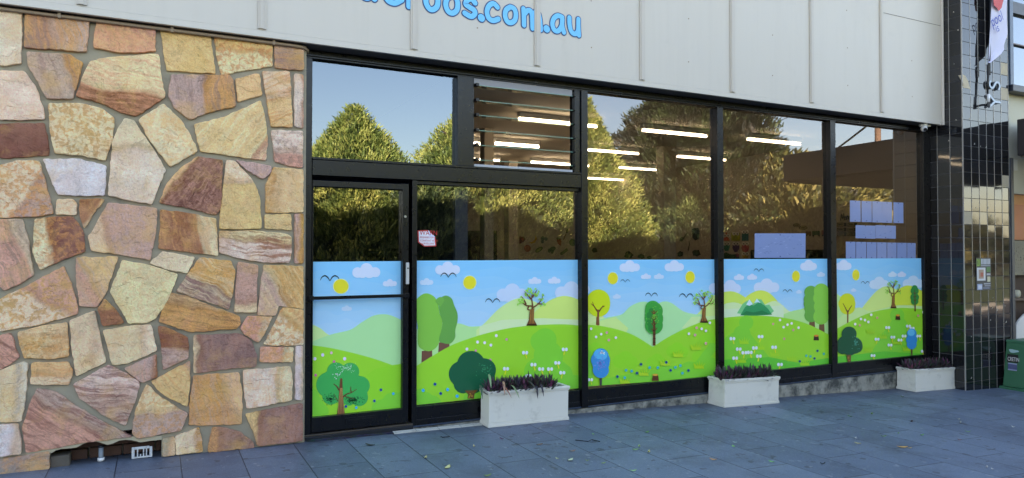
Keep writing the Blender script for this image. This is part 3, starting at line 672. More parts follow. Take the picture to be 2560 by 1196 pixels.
for k, py in enumerate((213, 251, 288, 326, 363, 400)):
    z = at(1183, py, -.05).z
    t = math.radians(4); mb = MB(); ex_ = .075
    yA, zA, yB, zB = -.05, z, -.05+2*ex_, z+2*ex_*math.sin(t)
    mb.add([(2.668, yA, zA), (3.742, yA, zA), (3.742, yB, zB), (2.668, yB, zB), (2.668, yA, zA+.005), (3.742, yA, zA+.005), (3.742, yB, zB+.005), (2.668, yB, zB+.005)], [(0, 3, 2, 1), (4, 5, 6, 7)], 0)
    mb.add([(2.668, yA-.0005, zA), (3.742, yA-.0005, zA), (3.742, yA-.0005, zA+.005), (2.668, yA-.0005, zA+.005)], [(0, 1, 2, 3)], 1)
    bl = lchl(mb.build('louvre_blade', [M['louvreglass'], M['greenedge']]))
    for mb in (MB().box((2.662, -.075, z-.008), (2.692, .0, z+.018)), MB().tube([(3.748, -.0, z+.006), (3.742, -.05, z+.004), (3.735, -.085, z-.006)], [.016, .011, .004], 8)):
        c = mb.build('blade_clip', BF, None); c.parent = bl; c.matrix_parent_inverse = Matrix.Identity(4)
# plinth and strips
mb = MB(); xs = [2.062]+[x for x in GX if 2.1 < x < 9.4]+[9.46]
for i in range(len(xs)-1):
    a, b_ = xs[i], xs[i+1]
    mb.add([(a, -.05, gz(a)-.1), (b_, -.05, gz(b_)-.1), (b_, -.04, -.022), (a, -.04, -.022), (a, .1, -.012), (b_, .1, -.012)], [(0, 1, 2, 3), (3, 2, 5, 4)])
pl = mb.build('concrete_plinth', pmat('plinth_concrete', (150, 148, 136), .85, .35, 9, .5, 60, dirt=((48, 52, 50), 7, .42, .9)))
tag(pl, 'stained concrete plinth under the shop windows growing taller to the right', 'plinth')
mb = MB(); mb.box((2.06, -.038, -.0125), (9.46, -.026, -.001)); frame_o = mb.build('plinth_flashing', pmat('flashing', (70, 84, 104), .4, .2, 10, metal=.4)); chl(frame_o, front)
mb = MB()
x = 1.86
while x < 2.75:
    x2 = min(x+.21, 2.76); mb.add([(x+.002, -.135, gz(x)+.006), (x2-.002, -.135, gz(x2)+.006), (x2-.002, -.077, gz(x2)+.012), (x+.002, -.077, gz(x)+.012), (x+.002, -.135, gz(x)-.02), (x2-.002, -.135, gz(x2)-.02)], [(0, 1, 2, 3), (4, 5, 1, 0)]); x = x2
tag(mb.build('threshold_tiles', pmat('white_strip', (190, 188, 178), .7, .15, 15, dirt=((90, 90, 86), 14, .55, .6))), 'thin strip of worn white tiles along the foot of the shop window by the door', 'tile strip')
mb = MB(); x = 1.13
rq = random.Random(3)
while x < 1.86:
    x2 = min(x+.032, 1.86)
    for y0, y1 in ((-.125, -.095), (-.093, -.063)):
        mb.add([(x+.001, y0, gz(x)+.004), (x2-.001, y0, gz(x2)+.004), (x2-.001, y1, gz(x2)+.004), (x+.001, y1, gz(x)+.004)], [(0, 1, 2, 3)], 0, tuple(v*rq.uniform(.5, 1.6) for v in (.035, .04, .055)))
    x = x2
tag(mb.build('threshold_mosaic', amat('mosaic', .5, .15, 20)), 'narrow band of small dark mosaic tiles on the ground in front of the door', 'mosaic strip')

# ================================================================ printed film
def clip_poly(poly, quad):
    out = poly
    for i in range(len(quad)):
        a, b_ = quad[i], quad[(i+1) % len(quad)]; inp = out; out = []
        ins = lambda p: (b_[0]-a[0])*(p[1]-a[1])-(b_[1]-a[1])*(p[0]-a[0]) >= 0
        for j in range(len(inp)):
            p, q = inp[j-1], inp[j]; ip, iq = ins(p), ins(q)
            if ip != iq:
                d1 = (b_[0]-a[0])*(p[1]-a[1])-(b_[1]-a[1])*(p[0]-a[0]); d2 = (b_[0]-a[0])*(q[1]-a[1])-(b_[1]-a[1])*(q[0]-a[0]); t = d1/(d1-d2)
                out.append((p[0]+(q[0]-p[0])*t, p[1]+(q[1]-p[1])*t))
            if iq: out.append(q)
        if len(out) < 3: return []
    return out
def satur(c):
    m = sum(c)/3; return tuple(max(.0, m+(v-m)*1.0) for v in c)
class Film:
    def __init__(s, quad, name): s.q = quad; s.mb = MB(); s.k = 0; s.name = name; s.tr = P
    def poly(s, pts, c, mp=None, up=True):
        mp = mp or s.tr
        px = clip_poly([mp(p) for p in pts], s.q)
        if len(px) < 3: return
        if up: s.k += 1
        y = YG-.003-.0003*s.k
        w3 = [(lambda v: (v.x, v.y, v.z))(at(x, yy, y)) for x, yy in px]
        tr = tessellate_polygon([[Vector((v[0], v[2], 0)) for v in w3]])
        s.mb.add(w3, [tuple(t) for t in tr], 0, tuple(min(.92, v*1.12) for v in satur(lin(c))))
    def ell(s, cx, cy, rx, ry, c, n=28, mp=None, up=True, rot=0):
        cr, sr = math.cos(rot), math.sin(rot)
        s.poly([(cx+rx*math.cos(2*math.pi*k/n)*cr-ry*math.sin(2*math.pi*k/n)*sr, cy+rx*math.cos(2*math.pi*k/n)*sr+ry*math.sin(2*math.pi*k/n)*cr) for k in range(n)], c, mp, up)
    def blob(s, cx, cy, circles, c, n=72, mp=None, up=True):
        pts = []
        for k in range(n):
            a = 2*math.pi*k/n; dx, dy = math.cos(a), math.sin(a); best = 0
            for (x, y, r) in circles:
                ox, oy = cx-x, cy-y; bq = ox*dx+oy*dy; cq = ox*ox+oy*oy-r*r; dd = bq*bq-cq
                if dd > 0: best = max(best, -bq+math.sqrt(dd))
            pts.append((cx+dx*best, cy+dy*best))
        s.poly(pts, c, mp, up)
    def cloud(s, cx, cy, w_, h_, c=(208, 218, 246)):
        s.blob(cx, cy+h_*.1, [(cx-w_*.3, cy+h_*.12, h_*.36), (cx+w_*.3, cy+h_*.1, h_*.34), (cx, cy-h_*.1, h_*.42), (cx+w_*.1, cy+h_*.1, h_*.4), (cx-w_*.14, cy+h_*.14, h_*.36)], c)
    def stroke(s, pts, wdt, c, k=4, up=True):
        sm = smooth_line(pts, k) if len(pts) > 2 else pts
        n = len(sm)
        if isinstance(wdt, (list, tuple)): wl = [float(np.interp(i/(n-1), np.linspace(0, 1, len(wdt)), wdt)) for i in range(n)]
        else: wl = wdt
        L, R_ = offset_line(sm, wl); s.poly([tuple(p) for p in L]+[tuple(p) for p in R_[::-1]], c, None, up)
    def hill(s, pts, c, bottom=2000):
        sm = smooth_line(pts, 6); s.poly(sm+[(sm[-1][0], bottom), (sm[0][0], bottom)], c)
    def bird(s, cx, cy, w_, c=(14, 34, 48), tilt=0):
        h = w_*.34
        for sg in (-1, 1):
            s.stroke([(cx+sg*w_*.5, cy+h*.35), (cx+sg*w_*.42, cy-h*.12), (cx+sg*w_*.27, cy-h*.36), (cx+sg*w_*.12, cy-h*.14), (cx, cy+h*.45)], [w_*.015, w_*.045, w_*.07, w_*.06, w_*.02], c)
    def sun(s, cx, cy, rx, ry): s.ell(cx, cy, rx*1.1, ry*1.08, (226, 240, 170)); s.ell(cx, cy, rx, ry, (240, 218, 48))
    def dots(s, L, r, c, ring=None):
        for i, (x, y) in enumerate(L):
            if ring: s.ell(x, y, r*1.25, r*1.35, ring, 14, up=(i == 0))
        for i, (x, y) in enumerate(L): s.ell(x, y, r, r*1.1, c, 14, up=(i == 0))
    def flower(s, L, r):
        for i, (x, y) in enumerate(L): s.stroke([(x+r*.1, y+r*.3), (x-r*.5 if i % 2 else x+r*.8, y+r*2.7)], r*.5, (226, 226, 50), up=(i == 0))
        for i, (x, y) in enumerate(L): s.ell(x-r*.75, y, r*.72, r*.9, (226, 236, 244), 14, up=(i == 0)); s.ell(x+r*.75, y, r*.68, r*.85, (226, 236, 244), 14, up=False)
    def grass(s, L, r, c=(186, 222, 40)):
        for i, (x, y) in enumerate(L):
            pts = [(x-r, y+r*.6)]
            for k in range(5):
                a = -1+k*.5; pts += [(x+a*r*1.25, y-r*(1.1-.5*abs(a))), (x+a*r*.6+r*.18, y+r*.15)]
            pts.append((x+r, y+r*.6)); s.poly(pts, c, up=(i == 0))
    def sky(s, x0, x1, ys, seed=0):
        s.poly([(x0, -50), (x1, -50), (x1, 3000), (x0, 3000)], (124, 198, 242), (lambda p: p))
        n = 7
        for i in range(1, n):
            y = ys[0]+(ys[1]-ys[0])*i/n; t = i/(n-1)
            top = [(x0+(x1-x0)*k/10, y+6*math.sin(k*1.3+i*2+seed)+4*math.sin(k*2.9+i)) for k in range(11)]
            s.poly(smooth_line(top, 3)+[(x1, 3000), (x0, 3000)], (124+48*t, 198+14*t, 242+8*t), (lambda p: p))
    def build(s, label):
        o = s.mb.build('picture_film', M['art']); chl(o, front); o['label'] = label; return o
SKYT = (130, 200, 245); LH = (176, 228, 150); LH2 = (206, 236, 160); G1 = (148, 216, 52); G2 = (122, 212, 60); BRT = 1.0; YG1 = (214, 234, 110)
TRK = (112, 68, 38)
def bark_tree(f, cx, by, w_, h_):
    """curly bare tree: cx trunk foot, by foot height, total height h_"""
    br = [[(0, 0), (-.02, -.25), (.03, -.5), (.0, -.72), (.06, -.88)], [(0.02, -.45), (.22, -.55), (.36, -.68), (.4, -.8)], [(.2, -.56), (.38, -.56), (.46, -.62)],
          [(-.0, -.5), (-.2, -.52), (-.36, -.6), (-.42, -.56)], [(-.02, -.68), (-.16, -.8), (-.26, -.88)], [(-.08, -.52), (-.14, -.42), (.02, -.40), (.1, -.45)], [(.02, -.72), (.12, -.84), (.2, -.93)], [(-.2, -.54), (-.3, -.7), (-.42, -.74)]]
    for b_ in br: f.stroke([(cx+x*w_, by+y*h_) for x, y in b_], [w_*.10, w_*.055, w_*.02] if b_ is br[0] else [w_*.06, w_*.04, w_*.012], TRK)
    f.poly([(cx-w_*.19, by), (cx-w_*.1, by-h_*.14), (cx-w_*.07, by-h_*.42), (cx+w_*.09, by-h_*.44), (cx+w_*.08, by-h_*.16), (cx+w_*.2, by)], TRK)
    for dx in (-.04, .01, .05): f.stroke([(cx+dx*w_*1.6, by-h_*.05), (cx+dx*w_, by-h_*.22), (cx+dx*w_*1.2, by-h_*.42)], w_*.014, (206, 150, 70), up=(dx < 0))
    f.poly([(cx-w_*.19, by+1), (cx-w_*.15, by-h_*.035), (cx+w_*.15, by-h_*.035), (cx+w_*.2, by+1)], (58, 28, 16))
    rr = random.Random(int(cx)); first = True
    for k in range(46):
        a = rr.uniform(math.pi*.95, math.pi*2.05); r = rr.uniform(.55, 1.0)
        f.ell(cx+math.cos(a)*w_*.5*r, by-h_*.55+math.sin(a)*h_*.42*r, w_*.045, w_*.03, (150, 216, 84), 8, up=first, rot=rr.uniform(0, 3)); first = False
def clover(f, cx, cy, r, dark, trunk=True, mp=None):
    pass
def speck(f, cx, cy, rx, ry, n, c, size, seed):
    rr = random.Random(seed); first = True
    for k in range(n):
        a = rr.uniform(0, 6.28); q = abs(rr.gauss(0, .5))
        if q > 1: continue
        f.ell(cx+rx*q*math.cos(a), cy+ry*q*math.sin(a), size*rr.uniform(.5, 1.2), size*rr.uniform(.5, 1.2), c, 6, up=first); first = False
# -- door film
f = Film([(780.5, 655), (1003, 653.2), (1003, 1019), (780.5, 1045)], 'a')
f.sky(770, 1010, (655, 830))
f.cloud(430, 140, 180, 90); f.cloud(573, 214, 92, 44); f.cloud(310, 369, 64, 34, (196, 216, 250))
f.bird(207, 185, 118); f.sun(274, 235, 45, 43)
f.hill([(60, 455), (100, 468), (150, 492), (200, 530), (300, 560), (700, 600)], (204, 232, 150))
f.hill([(60, 600), (95, 575), (210, 530), (330, 500), (400, 455), (470, 415), (540, 405), (600, 420), (660, 450)], (174, 228, 156))
f.hill([(60, 592), (110, 596), (230, 615), (380, 650), (500, 685), (660, 742)], G1)
f.poly([(400, 800), (480, 740), (560, 720), (700, 700), (700, 1100), (560, 1100)], (140, 216, 48))
f.blob(600, 930, [(600, 960, 80), (520, 985, 60), (690, 920, 70)], G2); f.blob(120, 950, [(110, 960, 60), (150, 1000, 50), (100, 900, 40)], G2)
f.dots([(115, 677), (163, 654), (297, 677)], 9, (226, 214, 240), (200, 220, 130)); f.dots([(216, 641)], 8, (236, 180, 190)); f.dots([(232, 695), (120, 777)], 8, (214, 96, 156))
f.tr = D
f.blob(620, 470, [(430, 430, 168), (520, 255, 118), (705, 260, 118), (835, 440, 124), (450, 580, 108), (820, 590, 116), (620, 520, 160), (690, 640, 62)], (36, 172, 82))
speck(f, 440, 610, 110, 90, 170, (6, 84, 46), 6, 2); speck(f, 740, 630, 150, 70, 230, (6, 84, 46), 6, 3); speck(f, 640, 210, 190, 90, 90, (196, 244, 200), 5, 4); speck(f, 520, 290, 100, 70, 20, (226, 250, 230), 8, 5)
for s_, w_ in (([(610, 590), (660, 550), (720, 530), (790, 485)], 22), ([(718, 535), (712, 490), (714, 450)], 18), ([(560, 500), (530, 450), (485, 415)], 22), ([(545, 640), (515, 590), (492, 540)], 12), ([(640, 580), (690, 595), (755, 608)], 14)): f.stroke(s_, [w_, w_*.3], (100, 58, 34))
f.poly([(532, 818), (548, 700), (560, 520), (574, 350), (588, 340), (602, 352), (606, 520), (622, 700), (634, 818)], TRK)
for k, dx in enumerate((-28, -10, 10, 28)): f.stroke([(585+dx*1.3, 810), (585+dx*.8, 620), (588+dx*.4, 470)], 4, (224, 170, 100), up=(k == 0))
f.dots([(1104, 495), (1019, 638), (649, 710)], 16, (10, 52, 140), (120, 210, 130)); f.dots([(1265, 544), (783, 726)], 14, (20, 160, 226), (80, 220, 200))
f.build('door film with a cartoon leafy tree, yellow sun and a bird')
# -- second film
f = Film([(1040, 652.2), (1446.5, 650), (1446.5, 971), (1040, 1013)], 'b')
f.sky(1030, 1455, (652, 800), 2)
f.cloud(926, 125, 160, 80); f.cloud(797, 207, 88, 42, (200, 218, 250)); f.cloud(1457, 200, 84, 42); f.cloud(1576, 198, 80, 42)
f.cloud(1320, 275, 190, 110, (196, 214, 248)); f.cloud(1680, 262, 200, 110, (200, 216, 250))
f.bird(930, 166, 96); f.sun(1060, 212, 38, 40); f.bird(1200, 322, 90)
f.hill([(700, 520), (800, 470), (980, 460), (1060, 480), (1140, 480), (1230, 512), (1400, 600)], (180, 230, 150))
f.hill([(1100, 500), (1150, 460), (1240, 370), (1330, 315), (1400, 310), (1480, 340), (1560, 400)], (206, 238, 150))
f.hill([(1380, 470), (1470, 380), (1550, 320), (1630, 294), (1710, 310), (1800, 360)], (212, 236, 120))
f.poly([(1120, 478), (1260, 440), (1500, 430), (1760, 440), (1760, 560), (1120, 560)], (214, 240, 176))
f.tr = P
for pts, c in (([(765, 700), (768, 630), (830, 620), (832, 680)], (120, 76, 60)), ([(868, 640), (872, 578), (936, 572), (936, 600), (934, 630)], (124, 82, 66))): f.poly(pts, c)
f.poly(smooth_line([(745, 500), (730, 340), (760, 292), (800, 278), (845, 300), (868, 345), (876, 400), (893, 450), (880, 540), (862, 600), (820, 630), (775, 622), (745, 590), (745, 500)], 4), (128, 196, 74))
f.poly(smooth_line([(872, 330), (890, 300), (920, 292), (950, 310), (965, 350), (985, 400), (985, 450), (972, 500), (970, 550), (940, 585), (900, 582), (872, 565), (888, 500), (893, 450), (876, 395), (872, 330)], 4), (98, 166, 74))
f.poly(smooth_line([(850, 330), (860, 310), (885, 300), (905, 320), (880, 360)], 3), (110, 178, 76))
f.hill([(700, 745), (760, 705), (850, 650), (960, 590), (1100, 540), (1230, 505), (1350, 483), (1500, 470), (1650, 468), (1780, 480)], G1)
f.blob(1520, 640, [(1520, 560, 70), (1490, 480+90, 60), (1540, 660, 90), (1480, 760, 90), (1600, 780, 90), (1560, 860, 80)], G2)
f.blob(800, 920, [(790, 930, 50), (830, 960, 60), (760, 900, 40)], G2); f.blob(1100, 900, [(1080, 930, 60), (1190, 900, 60)], G2); f.poly([(1300, 800), (1450, 760), (1760, 780), (1760, 1000), (1300, 1000)], G2)
f.dots([(1222, 536), (1151, 579), (1189, 594), (1043, 618), (1108, 575)], 8, (232, 224, 236), (200, 220, 130)); f.dots([(1285, 559), (1097, 627), (1186, 684)], 7, (220, 140, 170))
f.blob(1075, 770, [(1068, 715, 86), (1150, 745, 70), (1010, 770, 78), (1140, 800, 75), (1020, 830, 58), (1080, 830, 60)], (6, 92, 60))
speck(f, 1150, 740, 90, 80, 40, (40, 140, 96), 4, 8)
f.poly([(1030, 872), (1050, 895), (1046, 920), (1085, 922), (1090, 890), (1110, 866), (1080, 870)], (120, 78, 36)); speck(f, 1066, 900, 18, 20, 16, (214, 160, 70), 5, 12)
bark_tree(f, 1438, 474, 170, 236)
f.dots([(848, 832), (883, 889)], 8, (10, 52, 140), (120, 210, 130)); f.dots([(776, 870), (925, 865), (983, 905)], 8, (30, 166, 226), (80, 220, 200))
f.flower([(1398, 640), (1640, 620), (1449, 713), (1281, 738), (1496, 740), (1550, 740), (1594, 702), (1625, 762), (1419, 782)], 13)
f.build('film with a tall bare tree, paired green trees and a dark round bush')
# -- third film
f = Film([(1465.5, 650), (1787, 649), (1793.5, 943), (1468, 966.5)], 'c'); f.tr = Q
f.sky(1455, 1800, (650, 800), 4)
f.cloud(430, 128, 144, 80); f.cloud(740, 126, 134, 78); f.cloud(543, 198, 74, 38); f.cloud(633, 198, 74, 38, (196, 216, 250)); f.cloud(340, 338, 54, 34, (196, 216, 250)); f.cloud(70, 280, 170, 90, (196, 214, 248)); f.cloud(1060, 270, 150, 100, (196, 214, 248))
f.sun(312, 212, 34, 40); f.sun(850, 204, 31, 40); f.bird(398, 230, 66, (22, 84, 116)); f.bird(581, 325, 86, (10, 64, 84)); f.bird(823, 332, 100, (10, 50, 66))
f.hill([(80, 330), (130, 345), (200, 420), (260, 490), (400, 540)], (214, 238, 150))
f.hill([(840, 470), (900, 460), (1000, 340), (1080, 310)], (212, 238, 140))
f.hill([(130, 540), (250, 490), (370, 465), (430, 410), (500, 378), (560, 378), (600, 400), (660, 374), (720, 384), (800, 440), (880, 462), (950, 470), (1100, 560)], (176, 230, 160))
f.poly([(120, 535), (330, 480), (420, 560), (380, 640), (120, 600)], (206, 234, 140)); f.poly([(790, 560), (860, 480), (1100, 470), (1100, 600)], (206, 238, 160))
f.poly([(194, 538), (202, 420), (214, 420), (219, 538)], (138, 84, 50))
f.blob(212, 385, [(212, 370, 80), (212, 400, 80), (190, 385, 70), (232, 385, 62)], (208, 224, 38))
f.stroke([(208, 445), (190, 420), (178, 400), (170, 375)], [12, 3], TRK); f.stroke([(210, 450), (232, 420), (246, 400)], [12, 3], TRK); f.stroke([(180, 405), (160, 388)], [8, 3], TRK); f.stroke([(240, 412), (256, 404)], [8, 3], TRK); f.poly([(202, 540), (204, 430), (216, 430), (218, 540)], (138, 84, 50))
f.hill([(100, 535), (200, 540), (330, 565), (460, 610), (590, 690)], G1); f.hill([(590, 690), (700, 620), (820, 560), (950, 510), (1080, 488)], G1)
f.hill([(100, 600), (300, 640), (590, 688), (850, 640), (1100, 600)], G1)
for x, y, r in ((400, 790, 80), (190, 720, 70), (760, 720, 70), (980, 640, 60), (940, 760, 70), (620, 800, 70)): f.blob(x, y, [(x-r*.5, y, r*.6), (x+r*.5, y+r*.1, r*.6), (x, y-r*.3, r*.6)], (138, 218, 46))
f.blob(850, 860, [(700, 880, 70), (850, 870, 80), (980, 850, 90), (1000, 700, 40), (560, 900, 60), (300, 940, 70)], G2); f.poly([(100, 700), (160, 720), (180, 1000), (100, 1000)], G2)
bark_tree(f, 946, 520, 150, 236)
f.blob(598, 490, [(598, 440, 62), (598, 540, 62), (598, 490, 64), (575, 470, 40), (622, 500, 40), (590, 420, 52)], (40, 160, 62)); f.blob(575, 500, [(570, 470, 24), (572, 520, 26), (580, 440, 20), (585, 560, 28)], (22, 134, 56))
f.stroke([(600, 680), (600, 560), (597, 430)], [18, 16, 10], (110, 62, 36))
for yy in (440, 480, 520, 560): f.stroke([(598, yy+22), (578, yy)], [9, 3], (110, 62, 36)); f.stroke([(598, yy+20), (622, yy-4)], [9, 3], (110, 62, 36))
for k, yy in enumerate((500, 530, 575, 600, 630, 655)): f.stroke([(591, yy), (610, yy+3)], 5, (40, 18, 12), up=(k == 0))
speck(f, 600, 480, 60, 110, 60, (120, 206, 70), 3.4, 21)
f.dots([(161, 563), (195, 621), (231, 601), (333, 625), (841, 598), (930, 564), (960, 578), (987, 522)], 8, (236, 230, 240), (200, 220, 130)); f.dots([(270, 590), (284, 642), (895, 557), (884, 607), (959, 665)], 8, (222, 150, 160), (200, 210, 120))
f.grass([(770, 740), (895, 690), (680, 800), (915, 820), (530, 870), (400, 925)], 34, (176, 218, 44))
f.dots([(508, 811), (480, 872), (344, 896), (714, 852), (838, 854), (684, 797)], 8, (10, 56, 120), (60, 170, 140)); f.dots([(568, 834), (625, 834), (404, 852), (443, 858), (747, 832), (782, 820), (796, 872), (395, 904)], 8, (30, 170, 190), (90, 214, 150))
f.poly([(584, 925), (592, 880), (625, 880), (633, 925)], (104, 58, 30)); f.ell(607, 884, 20, 7, (232, 176, 60)); f.stroke([(598, 905), (612, 908)], 3, (40, 20, 12))
f.stroke([(228, 960), (228, 900)], [14, 18], (60, 62, 60))
f.blob(228, 800, [(228, 755, 55), (228, 800, 61), (228, 850, 56), (215, 780, 55), (242, 780, 50)], (40, 142, 204)); f.blob(220, 740, [(215, 740, 34), (240, 745, 34)], (70, 180, 226)); speck(f, 226, 800, 52, 80, 60, (120, 140, 214), 5, 31); speck(f, 236, 730, 22, 20, 20, (230, 244, 250), 5, 32)
f.flower([(156, 918)], 13)
f.build('film with a blue egg shaped tree, yellow round tree and a green trunked tree')
# -- fourth film
f = Film([(1807.5, 648.5), (2072.5, 647.5), (2076.5, 908.8), (1810.5, 941)], 'd'); f.tr = Q
f.sky(1800, 2080, (648, 790), 5)
f.cloud(1674, 122, 108, 74); f.cloud(1760, 185, 56, 34, (200, 218, 250)); f.cloud(1190, 204, 70, 42); f.cloud(1281, 202, 68, 42); f.cloud(1130, 275, 130, 100, (204, 216, 246)); f.cloud(1382, 265, 180, 100, (206, 218, 248)); f.cloud(1607, 306, 36, 26, (200, 218, 250))
f.bird(1328, 155, 70, (10, 50, 80)); f.bird(1527, 300, 66, (10, 50, 70)); f.sun(1586, 198, 26, 37)
f.hill([(1060, 312), (1150, 304), (1240, 350), (1300, 420), (1400, 500)], (206, 230, 96)); f.hill([(1180, 440), (1230, 350), (1300, 304), (1360, 298), (1420, 330), (1500, 420), (1560, 445), (1700, 470)], (216, 232, 90))
f.hill([(1060, 400), (1160, 380), (1300, 420), (1440, 370), (1540, 440), (1640, 470)], (214, 240, 170)); f.hill([(1480, 470), (1560, 440), (1640, 420), (1760, 360), (1850, 340)], (180, 228, 140)); f.poly([(1060, 430), (1500, 400), (1500, 520), (1060, 520)], (216, 242, 190))
f.poly([(1175, 456), (1215, 390), (1240, 372), (1262, 360), (1290, 390), (1312, 356), (1345, 360), (1372, 400), (1400, 395), (1433, 440), (1410, 460), (1300, 470)], (110, 200, 130))
f.poly([(1198, 470), (1232, 412), (1260, 392), (1292, 402), (1330, 376), (1370, 405), (1392, 425), (1420, 465), (1300, 474)], (24, 150, 90)); f.poly([(1240, 395), (1262, 358), (1285, 392), (1262, 404)], (214, 244, 240)); f.poly([(1295, 385), (1314, 352), (1340, 385), (1320, 378)], (200, 240, 232)); f.poly([(1205, 468), (1240, 440), (1290, 450), (1350, 436), (1414, 464)], (12, 124, 70))
for pts in ([(1676, 560), (1680, 505), (1716, 505), (1720, 580)], [(1744, 600), (1748, 530), (1782, 530), (1786, 600)]): f.poly(pts, (120, 84, 54))
f.blob(1690, 390, [(1690, 310, 46), (1690, 360, 50), (1694, 420, 50), (1692, 470, 48), (1690, 390, 50)], (96, 170, 68)); f.blob(1760, 390, [(1762, 300, 52), (1760, 350, 54), (1764, 410, 54), (1760, 480, 54)], (134, 206, 74))
f.hill([(1060, 490), (1150, 480), (1270, 473), (1400, 476), (1530, 492), (1660, 528), (1770, 580), (1850, 625)], G1)
f.blob(1230, 560, [(1240, 520, 50), (1210, 600, 60), (1160, 700, 100), (1240, 720, 90), (1130, 800, 90), (1330, 780, 80)], G2); f.poly([(1060, 780), (1400, 760), (1600, 800), (1850, 760), (1850, 1000), (1060, 1000)], (86, 200, 58))
f.dots([(1475, 502), (1556, 526), (1527, 535), (1500, 552), (1604, 556)], 8, (236, 230, 240), (200, 220, 130)); f.dots([(1427, 530), (1567, 572), (1504, 633)], 7, (216, 150, 140), (200, 210, 120))
f.grass([(1228, 650), (1340, 690), (1443, 735), (1560, 770), (1650, 800), (1210, 780)], 32, (164, 220, 44))
f.flower([(1144, 632), (1340, 618), (1188, 705), (1227, 730), (1265, 728), (1300, 697), (1434, 692), (1328, 754), (1163, 768), (1475, 812)], 14)
f.poly([(1708, 644), (1712, 612), (1742, 612), (1746, 644)], (60, 34, 24)); f.ell(1727, 612, 17, 7, (230, 130, 50))
f.dots([(1736, 717), (1715, 770), (1613, 790)], 7, (10, 60, 110), (60, 180, 140)); f.dots([(1658, 751), (1687, 756), (1780, 738)], 7, (30, 176, 170), (90, 214, 140))
f.build('film with small snowy green mountains and paired green trees')
# -- fifth film
f = Film([(2091.5, 647), (2308, 646), (2311.5, 888.5), (2094.5, 907.5)], 'e'); f.tr = Q
f.sky(2085, 2320, (647, 790), 7)
f.cloud(1918, 120, 100, 72); f.cloud(2258, 184, 56, 38, (204, 222, 250)); f.cloud(2322, 184, 56, 38); f.cloud(2165, 245, 130, 86, (200, 220, 248)); f.cloud(2402, 240, 140, 90, (198, 220, 246)); f.cloud(1986, 294, 36, 24, (200, 218, 250))
f.sun(2003, 189, 24, 36); f.bird(2068, 242, 60, (10, 50, 80))
f.hill([(1840, 300), (1900, 340), (2000, 420), (2100, 450)], (190, 232, 150)); f.hill([(2030, 440), (2100, 350), (2160, 290), (2220, 268), (2300, 300), (2420, 400)], (212, 236, 130)); f.hill([(2250, 330), (2320, 275), (2390, 265), (2500, 320)], (214, 228, 70))
f.hill([(1850, 520), (1950, 440), (2030, 415), (2110, 440), (2300, 400), (2500, 410)], (204, 238, 150))
f.poly([(1943, 520), (1945, 440), (1951, 440), (1951, 520)], (130, 80, 46)); f.blob(1943, 395, [(1943, 370, 53), (1943, 410, 54), (1925, 390, 44), (1962, 390, 38)], (214, 220, 40))
f.stroke([(1945, 450), (1928, 415), (1912, 385)], [9, 3], TRK); f.stroke([(1946, 450), (1962, 420), (1975, 400)], [9, 3], TRK); f.poly([(1941, 522), (1942, 435), (1952, 435), (1950, 522)], (130, 80, 46))
f.hill([(1850, 575), (1950, 520), (2080, 460), (2200, 430), (2330, 418), (2500, 430)], G1)
f.blob(2300, 500, [(2290, 470, 50), (2300, 540, 60), (2260, 640, 90), (2340, 640, 90), (2200, 740, 90), (2420, 700, 80)], G2); f.poly([(1850, 760), (2200, 720), (2500, 740), (2500, 900), (1850, 900)], (84, 200, 58))
bark_tree(f, 2264, 420, 112, 206)
f.stroke([(2415, 442), (2415, 400)], 9, (90, 56, 30)); f.blob(2412, 330, [(2412, 300, 28), (2412, 345, 30), (2412, 372, 26), (2412, 280, 20)], (30, 140, 66)); f.stroke([(2415, 440), (2414, 370), (2412, 290)], [8, 4], (110, 66, 34))
for yy in (310, 335, 360): f.stroke([(2413, yy+10), (2400, yy)], 4, (110, 66, 34)); f.stroke([(2413, yy+10), (2426, yy)], 4, (110, 66, 34))
f.poly([(2278, 500), (2282, 472), (2308, 472), (2312, 502)], (70, 40, 24)); f.ell(2295, 470, 14, 7, (236, 150, 50))
f.dots([(2110, 466), (2038, 496), (2066, 503), (2090, 516), (1998, 531), (2472, 448)], 8, (236, 232, 240), (200, 220, 130)); f.dots([(2151, 487), (2030, 540), (2436, 472)], 7, (216, 150, 130), (200, 210, 120))
f.grass([(2110, 580), (2195, 615), (2283, 655), (2094, 705), (2360, 700)], 28, (160, 216, 44))
f.blob(1960, 665, [(1956, 600, 52), (1930, 670, 58), (1990, 680, 58), (1910, 700, 40), (1960, 700, 50), (2010, 690, 40)], (4, 84, 52)); speck(f, 2000, 670, 50, 70, 30, (60, 150, 130), 4, 41)
f.poly([(1938, 745), (1946, 795), (1968, 795), (1970, 745)], (120, 78, 40)); speck(f, 1955, 770, 12, 20, 10, (220, 160, 80), 5, 42)
f.flower([(2224, 555), (2150, 636), (2240, 677), (2260, 622), (2310, 642), (2338, 614), (2440, 614), (2368, 545), (2122, 750), (2472, 720), (2394, 560)], 12)
f.stroke([(2392, 750), (2392, 700)], 9, (96, 74, 50)); f.blob(2391, 640, [(2391, 595, 33), (2391, 640, 38), (2391, 672, 34)], (36, 144, 206)); f.blob(2385, 590, [(2388, 590, 24)], (90, 190, 226))
f.build('film with a small blue tree, bare tree and dark bush')

